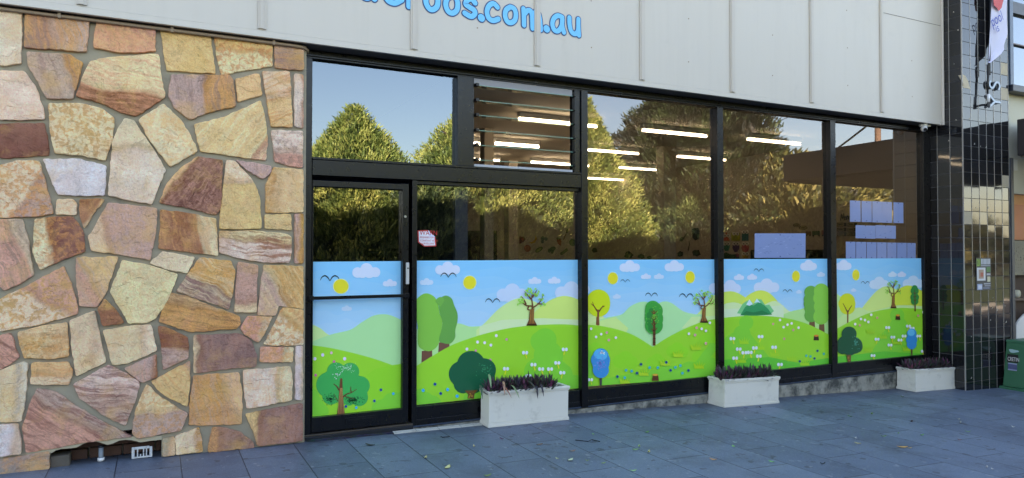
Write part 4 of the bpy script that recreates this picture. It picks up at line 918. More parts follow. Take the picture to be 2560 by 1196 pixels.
# warning sticker
wq = [(1044, 576.5), (1070, 575.5), (1088.5, 593), (1091, 616), (1061, 617), (1045, 606)]
mb = MB(); pw = [at(x, y, YG-.004) for x, y in wq]; mb.fill([tuple(p) for p in pw], 0, lin((206, 52, 48)))
ctr = sum(pw, Vector())/len(pw)
pi = [ctr+(p-ctr)*.88 for p in pw]; mb.fill([(p.x, YG-.0046, p.z) for p in pi], 0, lin((236, 232, 238)))
q2 = [at(1070, 575.5, YG-.0055), at(1088.5, 593, YG-.0055), at(1075, 593.5, YG-.0055)]; mb.fill([tuple(p) for p in q2], 0, lin((214, 220, 240)))
stk = chl(mb.build('warning_sticker', M['attr']), front); stk['label'] = 'red and white video surveillance warning sticker with peeling corners'
def text_mesh(body, size, mat, name, ext=0.0, parent=None, mw=None, sx=1):
    c = bpy.data.curves.new(name, 'FONT'); c.body = body; c.size = size; c.extrude = ext; c.align_x = 'LEFT'; c.space_character = 1.0
    t = bpy.data.objects.new(name+'_tmp', c); COL.objects.link(t)
    dg = bpy.context.evaluated_depsgraph_get(); me = bpy.data.meshes.new_from_object(t.evaluated_get(dg)); me.name = name
    bpy.data.objects.remove(t); bpy.data.curves.remove(c)
    me.materials.clear(); me.materials.append(mat); me.transform(mw if mw is not None else Matrix.Identity(4))
    o = bpy.data.objects.new(name, me); COL.objects.link(o); return o
RX = Matrix.Rotation(math.pi/2, 4, 'X')
M['red'] = pmat('print_red', (200, 44, 44), .5, .05, 5); M['navy'] = pmat('print_navy', (40, 60, 130), .5, .05, 5); M['blk'] = pmat('print_black', (22, 22, 24), .5, .05, 5)
for body, (x, y), sz, sx in (('WARN', (1049, 588), .062, .9), ('PREMISES UN', (1050, 596), .024, .95), ('CONSTANT VIDEO', (1050.5, 604), .024, .82), ('SURVEILLANC', (1053.5, 611.5), .024, .85)):
    p = at(x, y, YG-.0062)
    o = text_mesh(body, sz, M['red'], 'sticker_text', 0, None, Matrix.Translation(p) @ RX @ Matrix.Diagonal((sx, 1, 1, 1)))
    chl(o, front); o.parent = stk; o.matrix_parent_inverse = Matrix.Identity(4)
# ================================================================ tiled pillar
PX0, PX1, PY0, PZT = 9.472, 10.53, -.463, 5.4
pil = empty('tiled_pillar', 'black glossy tiled pillar with pale vertical joints between the shopfront and the next shop', 'pillar', loc=(9.98, -.2, 0))
TP = .1725
M['signmetal'] = pmat('weathered_steel', (120, 130, 142), .35, .15, 10, metal=.8)
mt, n, b = nmat('black_tile'); a = n.nodes.new('ShaderNodeAttribute'); a.attribute_name = 'col'
n.links.new(a.outputs['Color'], b.inputs['Base Color']); b.inputs['Roughness'].default_value = .05; b.inputs['Specular IOR Level'].default_value = .6
bump(n, b, noise(n, 7, 2, geo(n)), .05, .004)
mcore = pmat('pillar_core', (74, 74, 76), .9, .2, 10)
chl(MB().box((PX0+.0035, PY0+.0035, -.6), (PX1-.012, .15, PZT)).build('pillar_core', mcore), pil)
rp = random.Random(11)
cream_f = {(5, 28), (5, 29), (5, 26), (5, 24), (5, 25), (0, 12), (5, 15)}
cream_s = set()
def tile_col(): v = rp.uniform(.006, .016); return (v, v, v*1.15)
mbt = MB(); mbp = MB()
nr = int((PZT+.45)/TP)
zbase = gz(9.6)-.06
chips = [(at(2413, 205, PY0), .1)]
for r in range(nr):
    z0 = zbase+r*TP; z1 = z0+TP-.008
    for c in range(3):                         # side face, looks along -X
        y1 = .02-c*TP-.0 + (PY0-.02+3*TP); y0 = y1-TP+.007
        y0, y1 = PY0+(2-c)*0+ (c)*TP+.004, PY0+(c+1)*TP-.004
        if y1 > .14: continue
        d = rp.uniform(-.0012, .0012); e = rp.uniform(-.0012, .0012)
        mbt.add([(PX0+d, y1, z0), (PX0+e, y0, z0), (PX0-d, y0, z1), (PX0-e, y1, z1), (PX0+.015, y1, z0), (PX0+.015, y0, z0), (PX0+.015, y0, z1), (PX0+.015, y1, z1)], [(0, 1, 2, 3), (0, 4, 5, 1), (3, 2, 6, 7), (1, 5, 6, 2), (0, 3, 7, 4)], 0, tile_col())
    for c in range(6):
        x0, x1 = PX0+c*TP+.004, PX0+(c+1)*TP-.004
        pc = rp.random()
        zc = (z0+z1)/2
        crm = False
        for (px_, py_) in ((2517, 85), (2517, 170), (2514, 222), (2514, 452), (2418, 533)):
            pt = at(px_, py_, PY0)
            if x0 <= pt.x <= x1 and z0 <= pt.z <= z1: crm = True
        if crm: mbp.box((x0, PY0+.0008, z0), (x1, PY0+.003, z1)); continue
        d = rp.uniform(-.0012, .0012); e = rp.uniform(-.0012, .0012)
        mbt.add([(x0, PY0+d, z0), (x1, PY0+e, z0), (x1, PY0-d, z1), (x0, PY0-e, z1), (x0, PY0+.015, z0), (x1, PY0+.015, z0), (x1, PY0+.015, z1), (x0, PY0+.015, z1)], [(0, 1, 2, 3), (0, 4, 5, 1), (3, 2, 6, 7), (1, 5, 6, 2), (0, 3, 7, 4)], 0, tile_col())
chl(mbt.build('glazed_tiles', mt), pil)
for (px_, py_) in ((2407, 205),):
    p = on(0, PX0-.003, px_, py_)
    mbp.add([(PX0-.003, p.y-.02, p.z-.05), (PX0-.003, p.y+.035, p.z+.04), (PX0-.003, p.y+.06, p.z+.1), (PX0-.003, PY0+.001, p.z+.09), (PX0-.003, PY0+.001, p.z-.06)], [(0, 1, 2, 3, 4)])
    mbp.add([(PX0+.002, PY0-.003, p.z+.1), (PX0+.002, PY0-.003, p.z-.07), (PX0+.17, PY0-.003, p.z-.08), (PX0+.12, PY0-.003, p.z+.03), (PX0+.06, PY0-.003, p.z+.09)], [(0, 1, 2, 3, 4)])
chl(mbp.build('bare_patches', pmat('bare_backing', (190, 176, 150), .85, .15, 9, .3, 40)), pil)
chips_ = MB()
for (px_, py_) in ((2478,540),(2440,520),(2436,360),(2451,366),(2465,368),(2424,298),(2480,770),(2476,800),(2512,765),(2493,775),(2428,842),(2450,855),(2428,945),(2482,745),(2515,805),(2470,520)):
    p = at(px_, py_, PY0); s_ = rp.uniform(.006, .014); chips_.add([(p.x-s_*1.4, PY0-.003, p.z-s_), (p.x+s_, PY0-.003, p.z-s_*.6), (p.x+s_*.4, PY0-.003, p.z+s_*1.3)], [(0, 1, 2)])
for (px_, py_) in ((2372,352),(2385,160),(2384,30),(2395,75),(2390,300)):
    p = on(0, PX0-.004, px_, py_); s_ = rp.uniform(.006, .012); chips_.add([(PX0-.003, p.y-s_, p.z-s_), (PX0-.003, p.y+s_, p.z-s_*.5), (PX0-.003, p.y, p.z+s_)], [(0, 1, 2)])
chl(chips_.build('chips', pmat('chip', (190, 184, 170), .8, .1, 5)), pil)
mstrip = pmat('joint_strip', (158, 154, 148), .35, .2, 8, metal=.35)
for c in range(7):
    x = PX0+c*TP if c else PX0-.002
    mb = MB().box((x-.0035, PY0-.0035, -.5), (x+.0035, PY0+.012, PZT)); chl(mb.build('vertical_joint', mstrip), pil)
for c in range(1, 4):
    y = PY0+c*TP; 
    if y < .1: chl(MB().box((PX0-.0035, y-.0035, -.5), (PX0+.012, y+.0035, PZT)).build('vertical_joint', mstrip), pil)
# perforated steel angle at the far edge
mb = MB().box((PX1-.01, PY0-.02, -.5), (PX1+.05, PY0+.03, 2.85))
chl(mb.build('steel_angle', pmat('steel_angle', (74, 78, 84), .45, .25, 30, metal=.5, dirt=((150, 140, 130), 60, .6, .8))), pil)
# chrome letters S and Y, turned on their side
for ch_, (px0, py0), sz in (('S', (2509, 234), .30), ('Y', (2511, 279), .30)):
    p = at(px0, py0, PY0-.03)
    o = text_mesh(ch_, sz, M['signmetal'], 'sign_letter', .014, None, Matrix.Translation(p+Vector((-.09, .005, .02))) @ RX @ Matrix.Rotation(math.pi/2, 4, 'Z') @ Matrix.Diagonal((1.0, 1.25, 1, 1)))
    chl(o, pil); o['label'] = 'raised metal letter %s turned on its side' % ch_
# poster on the pillar
q0, q1 = at(2441, 727, PY0-.006), at(2477, 645, PY0-.006)
pw_, ph_ = q1.x-q0.x, q1.z-q0.z
post = empty('pillar_poster', 'small torn poster with a green number 21 pasted on the black tiled pillar', 'poster', loc=(q0.x, PY0-.006, q0.z))
def prect(mb, u0, v0, u1, v1, c, k): mb.add([(q0.x+u*pw_, PY0-.006-.0008*k, q0.z+v*ph_) for u, v in ((u0, v0), (u1, v0), (u1, v1), (u0, v1))], [(0, 1, 2, 3)], 0, lin(c))
mb = MB(); prect(mb, 0, 0, 1, 1, (52, 56, 60), 0)
prect(mb, .02, .74, .3, .98, (96, 120, 60), 1)
for k in range(7): prect(mb, .34+k*.09, .8, .40+k*.09, .97, (206, 212, 220), 1)
for k in range(9): prect(mb, .34+k*.07, .74, .385+k*.07, .78, (180, 188, 200), 1)
prect(mb, .05, .3, .62, .70, (214, 216, 220), 1); prect(mb, .16, .36, .5, .64, (176, 150, 130), 2); prect(mb, .28, .42, .46, .55, (184, 90, 70), 3)
prect(mb, .7, .56, .95, .72, (70, 130, 70), 1); prect(mb, .7, .46, .95, .52, (180, 184, 190), 1)
prect(mb, .74, .26, .94, .42, (208, 206, 176), 1); prect(mb, .06, .02, .4, .2, (150, 170, 206), 1); prect(mb, .12, .05, .36, .16, (206, 212, 226), 2)
prect(mb, .5, .18, .95, .22, (170, 176, 186), 1); prect(mb, .45, .04, .9, .1, (110, 120, 140), 1); prect(mb, .55, .12, .95, .155, (150, 156, 170), 1)
chl(mb.build('poster_sheet', M['attr']), post)
o = text_mesh('21', .12, pmat('lime', (150, 206, 60), .5, .05, 4), 'poster_number', 0, None, Matrix.Translation((q0.x+.02, PY0-.009, q0.z+ph_*.76)) @ RX @ Matrix.Diagonal((.62, 1, 1, 1))); chl(o, post)

# security camera
sc_ = at(2308, 322, -.13)
seccam = empty('security_camera', 'small white dome security camera under the right end of the signboard', 'security camera', loc=(sc_.x, -.13, ZF))
mb = MB().tube([(sc_.x, -.13, ZF-.001), (sc_.x, -.13, ZF-.022), (sc_.x, -.13, ZF-.035)], [.05, .05, .044], 20); chl(mb.build('camera_base', M['white'], None, True), seccam)
bm = bmesh.new(); bmesh.ops.create_uvsphere(bm, u_segments=20, v_segments=12, radius=.042); me = bpy.data.meshes.new('camera_ball'); bm.to_mesh(me); bm.free(); me.materials.append(M['white'])
for p_ in me.polygons: p_.use_smooth = True
o = bpy.data.objects.new('camera_ball', me); COL.objects.link(o); o.location = (sc_.x, -.14, ZF-.06); chl(o, seccam)
dv = Vector((-.45, -.75, -.45)).normalized(); c0 = Vector((sc_.x, -.14, ZF-.06))
chl(MB().tube([c0+dv*.03, c0+dv*.044], .022, 16).build('lens', M['blk']), seccam)
chl(MB().box((sc_.x+.04, -.15, ZF-.03), (sc_.x+.13, -.11, ZF-.002)).build('junction_box', M['planter'], None, bevel=.003), seccam)

# ================================================================ planters
def leafmat(name, c1, c2, rough=.4):
    m, n, b = nmat(name); a = n.nodes.new('ShaderNodeAttribute'); a.attribute_name = 'col'; n.links.new(a.outputs['Color'], b.inputs['Base Color'])
    b.inputs['Roughness'].default_value = rough; return m
M['leaf'] = leafmat('leaf_blades', None, None, .5)
def blade(mb, p, d, L, w_, droop, col, rnd, fold=.3):
    """lanceolate leaf from p heading d (unit), bending down by droop"""
    d = d.normalized(); side = d.cross(Vector((0, 0, 1)));
    if side.length < .05: side = Vector((1, 0, 0))
    side.normalize(); nrm = side.cross(d)
    o = len(mb.v); prof = [(.0, .45), (.25, .95), (.5, 1), (.75, .68), (.92, .3)]
    vs_ = []
    for t, wv in prof:
        c = p+d*(L*t)+Vector((0, 0, -droop*L*t*t))
        vs_ += [c-side*(w_*wv/2)+nrm*(fold*w_*wv/2), c, c+side*(w_*wv/2)+nrm*(fold*w_*wv/2)]
    tip = p+d*L+Vector((0, 0, -droop*L)); vs_.append(tip); n_ = len(prof); fs = []
    for i in range(n_-1):
        for k in range(2): fs.append((3*i+k, 3*i+k+1, 3*i+k+4, 3*i+k+3))
    fs += [(3*n_-3, 3*n_-2, 3*n_), (3*n_-2, 3*n_-1, 3*n_)]
    mb.add(vs_, fs, 0, col)
def planter(label, px_fl, px_fr, Lbl, depth, h, where, seed, hx=0):
    g = ground(*px_fl); y0 = g.y-.04; g = at(px_fl[0], px_fl[1], y0)
    if y0+depth > -.053: depth = -.055-y0
    x0 = g.x; x1 = at(px_fr[0], px_fr[1], y0).x
    ang = math.atan2(gz(x1)-gz(x0), x1-x0)
    root = empty('planter_box', label, 'planter', 'white planters standing along the shopfront', loc=(x0, y0, gz(x0)))
    root.rotation_euler = (0, -ang, 0)
    Lx = (x1-x0)/math.cos(ang)
    mp = M['planter']
    def part(name, mb, mat=mp, bev=.004): o = mb.build(name, mat, root, bevel=bev); return o
    t = .022
    mb = MB().box((.008, .008, .04), (Lx-.008, t+.008, h-.04)).box((.008, depth-t-.008, .04), (Lx-.008, depth-.008, h-.04)).box((.008, t+.0082, .04), (t+.008, depth-t-.0082, h-.04)).box((Lx-t-.008, t+.0082, .04), (Lx-.008, depth-t-.0082, h-.04))
    part('planter_walls', mb, bev=.003)
    part('planter_base', MB().box((0, 0, 0.001), (Lx, depth, .028)).box((.004, .004, .0285), (Lx-.004, depth-.004, .0395)))
    mb = MB()
    for (a, b_, c, d) in ((-.004, -.004, Lx+.004, .034), (-.004, depth-.034, Lx+.004, depth+.004), (-.004, .0345, .034, depth-.0345), (Lx-.034, .0345, Lx+.004, depth-.0345)): mb.box((a, b_, h-.026), (c, d, h))
    part('planter_rim', mb, bev=.005)
    mb = MB()
    for (a, b_, c, d) in ((.002, .002, Lx-.002, .03), (.002, depth-.03, Lx-.002, depth-.002), (.002, .0305, .03, depth-.0305), (Lx-.03, .0305, Lx-.002, depth-.0305)): mb.box((a, b_, h-.0395), (c, d, h-.0265))
    part('rim_moulding', mb, bev=.003)
    mb = MB(); nn = 24; vs_ = []; rs = random.Random(seed)
    for j in range(7):
        for i in range(nn+1): vs_.append((.03+(Lx-.06)*i/nn, .03+(depth-.06)*j/6, h-.05+rs.uniform(-.012, .008)))
    mb.add(vs_, [(j*(nn+1)+i, j*(nn+1)+i+1, (j+1)*(nn+1)+i+1, (j+1)*(nn+1)+i) for j in range(6) for i in range(nn)]); part('soil', mb, M['soil'], 0)
    return root, x0, y0, Lx, depth, h, ang
def plants(info, n, where, seed, frac0=.06, frac1=.9, L0=.15, hue=0):
    root, x0, y0, Lx, depth, h, ang = info; rnd = random.Random(seed)
    for k in range(n):
        row = k % 2
        fx = (frac0+(frac1-frac0)*((k//2)+.5*row+.25)/(n/2))*Lx; fy = depth*(.30 if row == 0 else .68)+rnd.uniform(-.015, .015)
        base = Vector((x0+fx*math.cos(ang), y0+fy, gz(x0)+fx*math.sin(ang)+h-.055))
        mb = MB(); nl = 30
        for i in range(nl):
            t = i/nl; a = i*2.4+rnd.uniform(-.3, .3); el = math.radians(88-62*t+rnd.uniform(-12, 12))
            d = Vector((math.cos(a)*math.cos(el), math.sin(a)*math.cos(el), math.sin(el)))
            L = L0*rnd.uniform(.75, 1.15)*(1.05-.1*t)
            q = rnd.random()
            if q < .50: c = lin((rnd.uniform(52, 78), rnd.uniform(40, 52), rnd.uniform(48, 64)))
            elif q < .85: c = lin((rnd.uniform(48, 62), rnd.uniform(56, 70), rnd.uniform(46, 56)))
            else: c = lin((rnd.uniform(96, 126), rnd.uniform(52, 70), rnd.uniform(80, 100)))
            blade(mb, base+Vector((d.x, d.y, 0))*.012+Vector((0, 0, rnd.uniform(0, .03))), d, L, rnd.uniform(.022, .032), rnd.uniform(.02, .22)*(1 if t > .4 else .3), c, rnd)
        o = mb.build('purple_plant', M['leaf'], None, loc=tuple(base))
        tag(o, 'purple leafed spiky rosette plant growing in the %s' % where, 'plant', 'purple plants in the %s' % where)
    # a few dry or hanging leaves over the rim
    return
pA = planter('nearest and largest white planter box, beside the dark round bush of the film', (1221, 1068), (1423, 1053), .8, .28, .325, '', 1)
plants(pA, 20, 'nearest planter', 3, .03, .84, .148)
pB = planter('middle white planter box in front of the film with small mountains', (1811, 1018), (1949, 1007), .8, .34, .30, '', 2)
plants(pB, 20, 'middle planter', 4, .04, .97, .155)
pC = planter('farthest white planter box, against the black tiled pillar', (2289, 979), (2391, 971), .8, .34, .285, '', 3)
plants(pC, 20, 'farthest planter', 5, .03, .97, .15)
# dry hanging leaves on the near planter
rnd = random.Random(8)
for (px_, py_, c) in ((1200, 975, (60, 84, 60)), (1252, 975, (150, 96, 76)), (1258, 966, (170, 130, 104)), (1277, 975, (120, 140, 96)), (1340, 975, (54, 50, 56)), (1350, 970, (60, 54, 60)), (1318, 965, (70, 70, 60)), (1222, 948, (130, 160, 110))):
    p = at(px_, py_-12, pA[2]+.03)
    mb = MB(); blade(mb, p, Vector((rnd.uniform(-.35, .35), -.75, -.05)), .13, .022, .75, lin(c), rnd)
    tag(mb.build('hanging_leaf', M['leaf'], None, loc=tuple(p)), 'limp leaf hanging over the front rim of the nearest planter', 'leaf', 'leaves drooping over the nearest planter rim')

# ================================================================ green cabinet
bx, by = 10.22, -.50; bz = gz(10.3)
cab = empty('utility_pedestal', 'green metal utility pedestal with graffiti stickers beside the tiled pillar', 'utility box', loc=(10.4, -.72, bz))
w_, d_ = .5, .46; h_ = .66
y1c, y0c = -.50, -.50-d_
def taper(mb, x0, x1, y0, y1, z0, z1, i, col=(.5, .5, .5)):
    mb.add([(x0, y0, z0), (x1, y0, z0), (x1, y1, z0), (x0, y1, z0), (x0+i, y0+i, z1), (x1-i, y0+i, z1), (x1-i, y1-i, z1), (x0+i, y1-i, z1)], [(0, 3, 2, 1), (4, 5, 6, 7), (0, 1, 5, 4), (1, 2, 6, 5), (2, 3, 7, 6), (3, 0, 4, 7)], 0, col)
mb = MB(); taper(mb, bx, bx+w_, y0c, y1c, bz+.035, bz+h_-.03, .035); chl(mb.build('cabinet_body', M['greenmetal'], None, bevel=.012), cab)
mb = MB(); taper(mb, bx+.028, bx+w_-.028, y0c+.028, y1c-.028, bz+h_-.03, bz+h_, .008); chl(mb.build('cabinet_lid', M['greenmetal'], None, bevel=.006), cab)
mb = MB(); mb.box((bx-.03, y0c-.03, bz-.05), (bx+w_+.03, y1c+.03, bz+.034)); chl(mb.build('cabinet_base', M['greenmetal'], None, bevel=.004), cab)
def side_at(px_, py_):   # on the sloping left side
    X = bx+.018
    for _ in range(3):
        p = on(0, X-.006, px_, py_); X = bx+.035*(p.z-bz)/(h_)
    return p
RS = Matrix(((0, 0, -1, 0), (-1, 0, 0, 0), (0, 1, 0, 0), (0, 0, 0, 1)))
a0, a1 = side_at(2518, 905), side_at(2546, 888)
mb = MB(); mb.add([(a0.x-.002, a0.y, a0.z), (a0.x-.002, a1.y, a0.z+.0), (a1.x-.002, a1.y, a1.z), (a1.x-.002, a0.y, a1.z)], [(0, 1, 2, 3)])
chl(mb.build('name_sticker', M['blk']), cab)
o = text_mesh('CRETIN', .07, M['white'], 'sticker_text', 0, None, Matrix.Translation((a0.x-.005, a0.y-.008, a0.z+.02)) @ RS @ Matrix.Diagonal((.60, 1.05, 1, 1))); chl(o, cab)
mb = MB(); b0, b1 = side_at(2520, 925), side_at(2543, 910); mb.add([(b0.x-.003, b0.y, b0.z), (b0.x-.003, b1.y, b0.z+.0), (b1.x-.003, b1.y, b1.z), (b1.x-.003, b0.y, b1.z)], [(0, 1, 2, 3)], 0, lin((150, 160, 190)))
rr = random.Random(2)
for k in range(9):
    yy = b0.y+(b1.y-b0.y)*(k+.5)/9; mb.add([(b0.x-.006, yy+.004, b0.z+.01), (b0.x-.006, yy-.006, b0.z+.02), (b1.x-.004, yy-.004, b1.z-.01), (b1.x-.004, yy+.006, b1.z-.015)], [(0, 1, 2, 3)], 0, lin((60, 70, 110)))
chl(mb.build('worn_sticker', M['attr']), cab)
mb = MB(); c = side_at(2534, 878); pts = []
for k in range(24):
    a = 2*math.pi*k/24; r = 1+.18*math.sin(3*a+1); pts.append((c.x-.004, c.y-.06*r*math.cos(a), c.z+.022*r*math.sin(a)))
mb.add(pts, [tuple(range(24))]); chl(mb.build('white_paint_blob', pmat('paint_blob', (150, 186, 186), .6, .1, 8)), cab)

# ================================================================ banner
YB = -.55
ban = empty('promo_banner', 'white fabric banner with red heart and blue words on a black pole', 'banner', loc=(at(2471, 262, YB).x, YB, at(2471, 262, YB).z))
top = [(2486, -120), (2545, -120)]
edgeL = [(2486, -120), (2479, 0), (2476, 60), (2473, 110), (2471, 158)]; edgeR = [(2545, -120), (2524, 0), (2521, 40), (2516, 92), (2505, 112), (2505, 131), (2488, 146), (2472, 160)]
def interp(E_, t):
    yy = E_[0][1]+(E_[-1][1]-E_[0][1])*t
    return (float(np.interp(yy, [e[1] for e in E_], [e[0] for e in E_])), yy)
mb = MB(); NU, NV = 10, 26; vs_ = []
for j in range(NV+1):
    a, c = interp(edgeL, j/NV), interp(edgeR, j/NV)
    for i in range(NU+1):
        u = i/NU; p = at(a[0]+(c[0]-a[0])*u, a[1], YB); vs_.append((p.x, YB+.03*math.sin(u*5+j*.25)*u, p.z))
mb.add(vs_, [(j*(NU+1)+i, j*(NU+1)+i+1, (j+1)*(NU+1)+i+1, (j+1)*(NU+1)+i) for j in range(NV) for i in range(NU)])
chl(mb.build('banner_cloth', pmat('banner_cloth', (206, 204, 222), .8, .06, 4), None, True), ban)
pl0 = [at(2480, -140, YB), at(2477, 100, YB), at(2475, 165, YB), at(2472, 200, YB), at(2471, 236, YB)]
chl(MB().tube([tuple(p+Vector((0, .012, 0))) for p in pl0], [.012, .013, .016, .014, .013], 8).build('banner_pole', M['blk'], None, True), ban)
p1_, p2_ = at(2471.5, 236, YB), at(2471, 257, YB); chl(MB().tube([tuple(p1_), tuple(p2_)], .018, 10).build('pole_socket', M['white'], None, True), ban)
p3_ = at(2471, 262, YB); chl(MB().tube([tuple(p3_), (p3_.x, PY0, p3_.z+.01)], .014, 8).tube([(p3_.x, YB, p3_.z-.03), (p3_.x, YB, p3_.z+.03)], .022, 8).build('pole_bracket', M['darkmetal']), ban)
p4_ = at(2474, 180, YB); chl(MB().tube([tuple(p4_), (p4_.x+.04, YB, p4_.z)], .01, 8).tube([(p4_.x, YB+.012, p4_.z-.04), (p4_.x, YB+.012, p4_.z+.1)], .024, 8).build('pole_clamp', M['blk']), ban)
hc = [(2483, -22), (2490, -34), (2498, -24), (2508, -36), (2512, -18), (2508, 4), (2504, 20), (2497, 28), (2492, 20), (2485, 14), (2483, 0)]
mb = MB(); mb.fill([tuple(at(x, y, YB-.035)) for x, y in hc]); chl(mb.build('red_heart', M['red']), ban)
M['marker'] = pmat('marker_blue', (52, 76, 168), .6, .05, 5)
for body, (x, y), sz in (('pool', (2481, 68), .22), ('is', (2492, 82), .18)):
    o = text_mesh(body, sz, M['marker'], 'banner_text', 0, None, Matrix.Translation(at(x, y, YB-.036)) @ RX @ Matrix.Rotation(math.radians(28), 4, 'Z') @ Matrix.Diagonal((.75, .9, 1, 1))); chl(o, ban)

# ================================================================ next shop beyond the pillar
nxt = empty('next_shop', 'neighbouring shop beyond the pillar with cream wall, orange panel and speckled stone panel', 'shop', loc=(12, -.3, 0))
YN = -.36; xa = PX1+.005
def npart(name, x0, x1, z0, z1, mat, y0=YN, y1=.1, bev=0): return chl(MB().box((x0, y0, z0), (x1, y1, z1)).build(name, mat, None, bevel=bev), nxt)
zz = lambda py: at(2543, py, YN).z
npart('cream_wall', xa, 16, zz(485), 5.4, M['cream'])
npart('orange_panel', xa, 16, zz(600), zz(512), M['orange'], YN-.0, .1)
npart('lit_reveal', xa, 16, zz(511.5), zz(485.5), pmat('reveal_orange_light', (214, 150, 90), .6, .1, 4), YN+.06)  # orange light on this strip is painted into its base colour
ms, n, b = nmat('speckled_stone'); g = geo(n); f1 = ramp(n, noise(n, 30, 3, g, .7), [(.60, (0, 0, 0)), (.64, (1, 1, 1))])
n.links.new(mix(n, f1, mix(n, noise(n, 4, 4, g), lin((140, 132, 112)), lin((168, 158, 134))), lin((44, 38, 32))), b.inputs['Base Color']); b.inputs['Roughness'].default_value = .8
npart('speckled_panel', xa, 16, zz(688), zz(602), ms, YN-.03)
npart('brown_niche', xa, 16, -.6, zz(689), pmat('niche_brown', (84, 66, 54), .8, .15, 6), YN+.08)
npart('niche_shelf', xa, 16, zz(752), zz(746), pmat('shelf_brown', (110, 90, 74), .7, .15, 6), YN-.02)
sgn = at(2545, 820, YN-.2)
board = empty('leaning_board', 'white sloping board behind the green utility box', 'board', loc=(10.75, YN-.2, gz(10.8)))
mb = MB(); q_ = [(2541, 870), (2541, 812), (2548, 800), (2560, 787), (2600, 760), (2640, 900)]
fr_ = [at(x, y, YN-.06) for x, y in q_]; N = len(fr_)
fr_ = [Vector((p.x, p.y, max(p.z, gz(p.x)-.01))) for p in fr_]
mb.fill([tuple(p) for p in fr_]); mb.add([tuple(p) for p in fr_]+[(p.x, p.y+.02, p.z) for p in fr_], [(i, (i+1) % N, N+(i+1) % N, N+i) for i in range(N)])
chl(mb.build('board_panel', M['white']), board)
lmp = at(2543, 735, YN+.02); o = MB().tube([(lmp.x, YN+.06, lmp.z), (lmp.x, YN+.0, lmp.z)], .055, 20).build('round_dish', M['cream'], None, True); chl(o, nxt)
# window above
z0w = zz(232)
npart('upper_window_frame', xa+.01, xa+.09, z0w, 5.3, pmat('window_frame_grey', (74, 92, 112), .4, .1, 5), YN-.12, YN-.002, .004)
npart('upper_window_sill', xa+.01, 14, z0w-.04, z0w+.05, pmat('window_frame_dark', (40, 46, 56), .4, .1, 5), YN-.15, YN-.003, .004)
npart('upper_window_head', xa+.095, 14, zz(46), zz(18), pmat('window_head', (50, 52, 58), .4, .1, 5), YN-.11, YN-.002)
npart('upper_window_bar', xa+.095, 14, zz(120)-.008, zz(120)+.008, pmat('window_bar', (96, 70, 70), .4, .1, 5), YN-.10, YN-.002)
gm, n, b = nmat('upper_glass'); b.inputs['Base Color'].default_value = (.05, .08, .12, 1); b.inputs['Roughness'].default_value = .03; b.inputs['Specular IOR Level'].default_value = 1; b.inputs['Coat Weight'].default_value = 1; b.inputs['Metallic'].default_value = .6
npart('upper_window_glass', xa+.092, 14, z0w+.052, 5.3, gm, YN-.06, YN-.002)
pt = at(2535, 413, YN-.3); 
awn = empty('shop_awning', 'dark boxy awning reaching out over the footpath from the next shop', 'awning', loc=(12, -1.9, 3))
AW0, AW1 = 2.88, 3.38
chl(MB().box((10.60, -3.5, AW0), (15, YN-.16, AW1)).build('awning_box', M['awning'], None, bevel=.01), awn)
chl(MB().box((10.66, -3.45, AW0-.02), (15, YN-.17, AW0-.002)).build('awning_soffit', pmat('awning_soffit', (110, 104, 98), .6, .1, 6)), awn)
for k in range(5): chl(MB().box((10.590, -1.6+k*.0, AW0+.03+k*.035), (10.5985, YN-.3, AW0+.042+k*.035)).build('awning_rib', M['darkmetal']), awn)
tq = at(2535, 413, YN-.01); chl(MB().box((tq.x-.10, YN-.02, tq.z-.075), (tq.x+.07, YN-.001, tq.z+.075)).build('cream_tile', M['planter']), nxt)

# ================================================================ building body and interior
IC, IX1, IY = 3.25, 9.35, 9.0
mb = MB()
def s_box(name, a, b_, mat): return struct(MB().box(a, b_).build(name, mat))
s_box('roof', (-3.1, .16, 5.2), (16, 12, 5.4), M['soffit'])
s_box('interior_floor', (1.1, .1, -.12), (IX1, IY, .0), M['intfloor'])
s_box('interior_ceiling', (1.1, .1, IC), (IX1, IY, IC+.1), M['ceil'])
ww = empty('interior_back_wall', 'cream back wall inside the shop with painted fruit and vegetables', 'interior wall', loc=(5, IY, 0))
chl(MB().box((1.0, IY, -.1), (IX1+.1, IY+.1, IC+.1)).build('wall_panel', M['plaster']), ww)
ws = empty('interior_side_wall', 'cream right hand side wall inside the shop with cartoon stickers', 'interior wall', loc=(IX1, 4, 0))
chl(MB().box((IX1, .1, -.1), (IX1+.1, IY-.002, IC+.1)).build('wall_panel', M['plaster']), ws)
part_w = MB().box((2.51, .12, 0), (2.65, IY-.01, IC-.002)).build('interior_partition', [M['lobby']]); tag(part_w, 'grey partition wall inside, between the dark entry lobby and the lit room', 'interior wall')
tag(MB().box((2.515, .085, 0.0), (2.645, .118, IC-.003)).build('partition_end', pmat('partition_end', (150, 160, 176), .6, .05, 4)), 'pale vertical end post of the inner partition seen through the glass', 'post')
tag(MB().box((1.0, .16, -.1), (1.098, IY-.01, IC+.1)).build('lobby_wall', M['lobby']), 'dark wall of the entry lobby behind the stone wall', 'interior wall')
tag(MB().box((1.1, 3.2, 0.001), (2.509, 3.3, IC-.002)).build('lobby_back_wall', M['lobby']), 'dark wall at the back of the entry lobby behind the door', 'interior wall')
tag(MB().box((1.1, .11, 2.25), (2.509, 3.19, 2.30)).build('lobby_ceiling', M['lobby']), 'dark low ceiling over the entry lobby', 'ceiling panel')
def coln(label, px0_, px1_, Y, s_):
    a = at(px0_, 600, Y).x; b_ = at(px1_, 600, Y).x
    tag(MB().box((a, Y, .001), (b_, Y+s_, IC-.002)).build('interior_column', M['plaster'], None, bevel=.004), label, 'column')
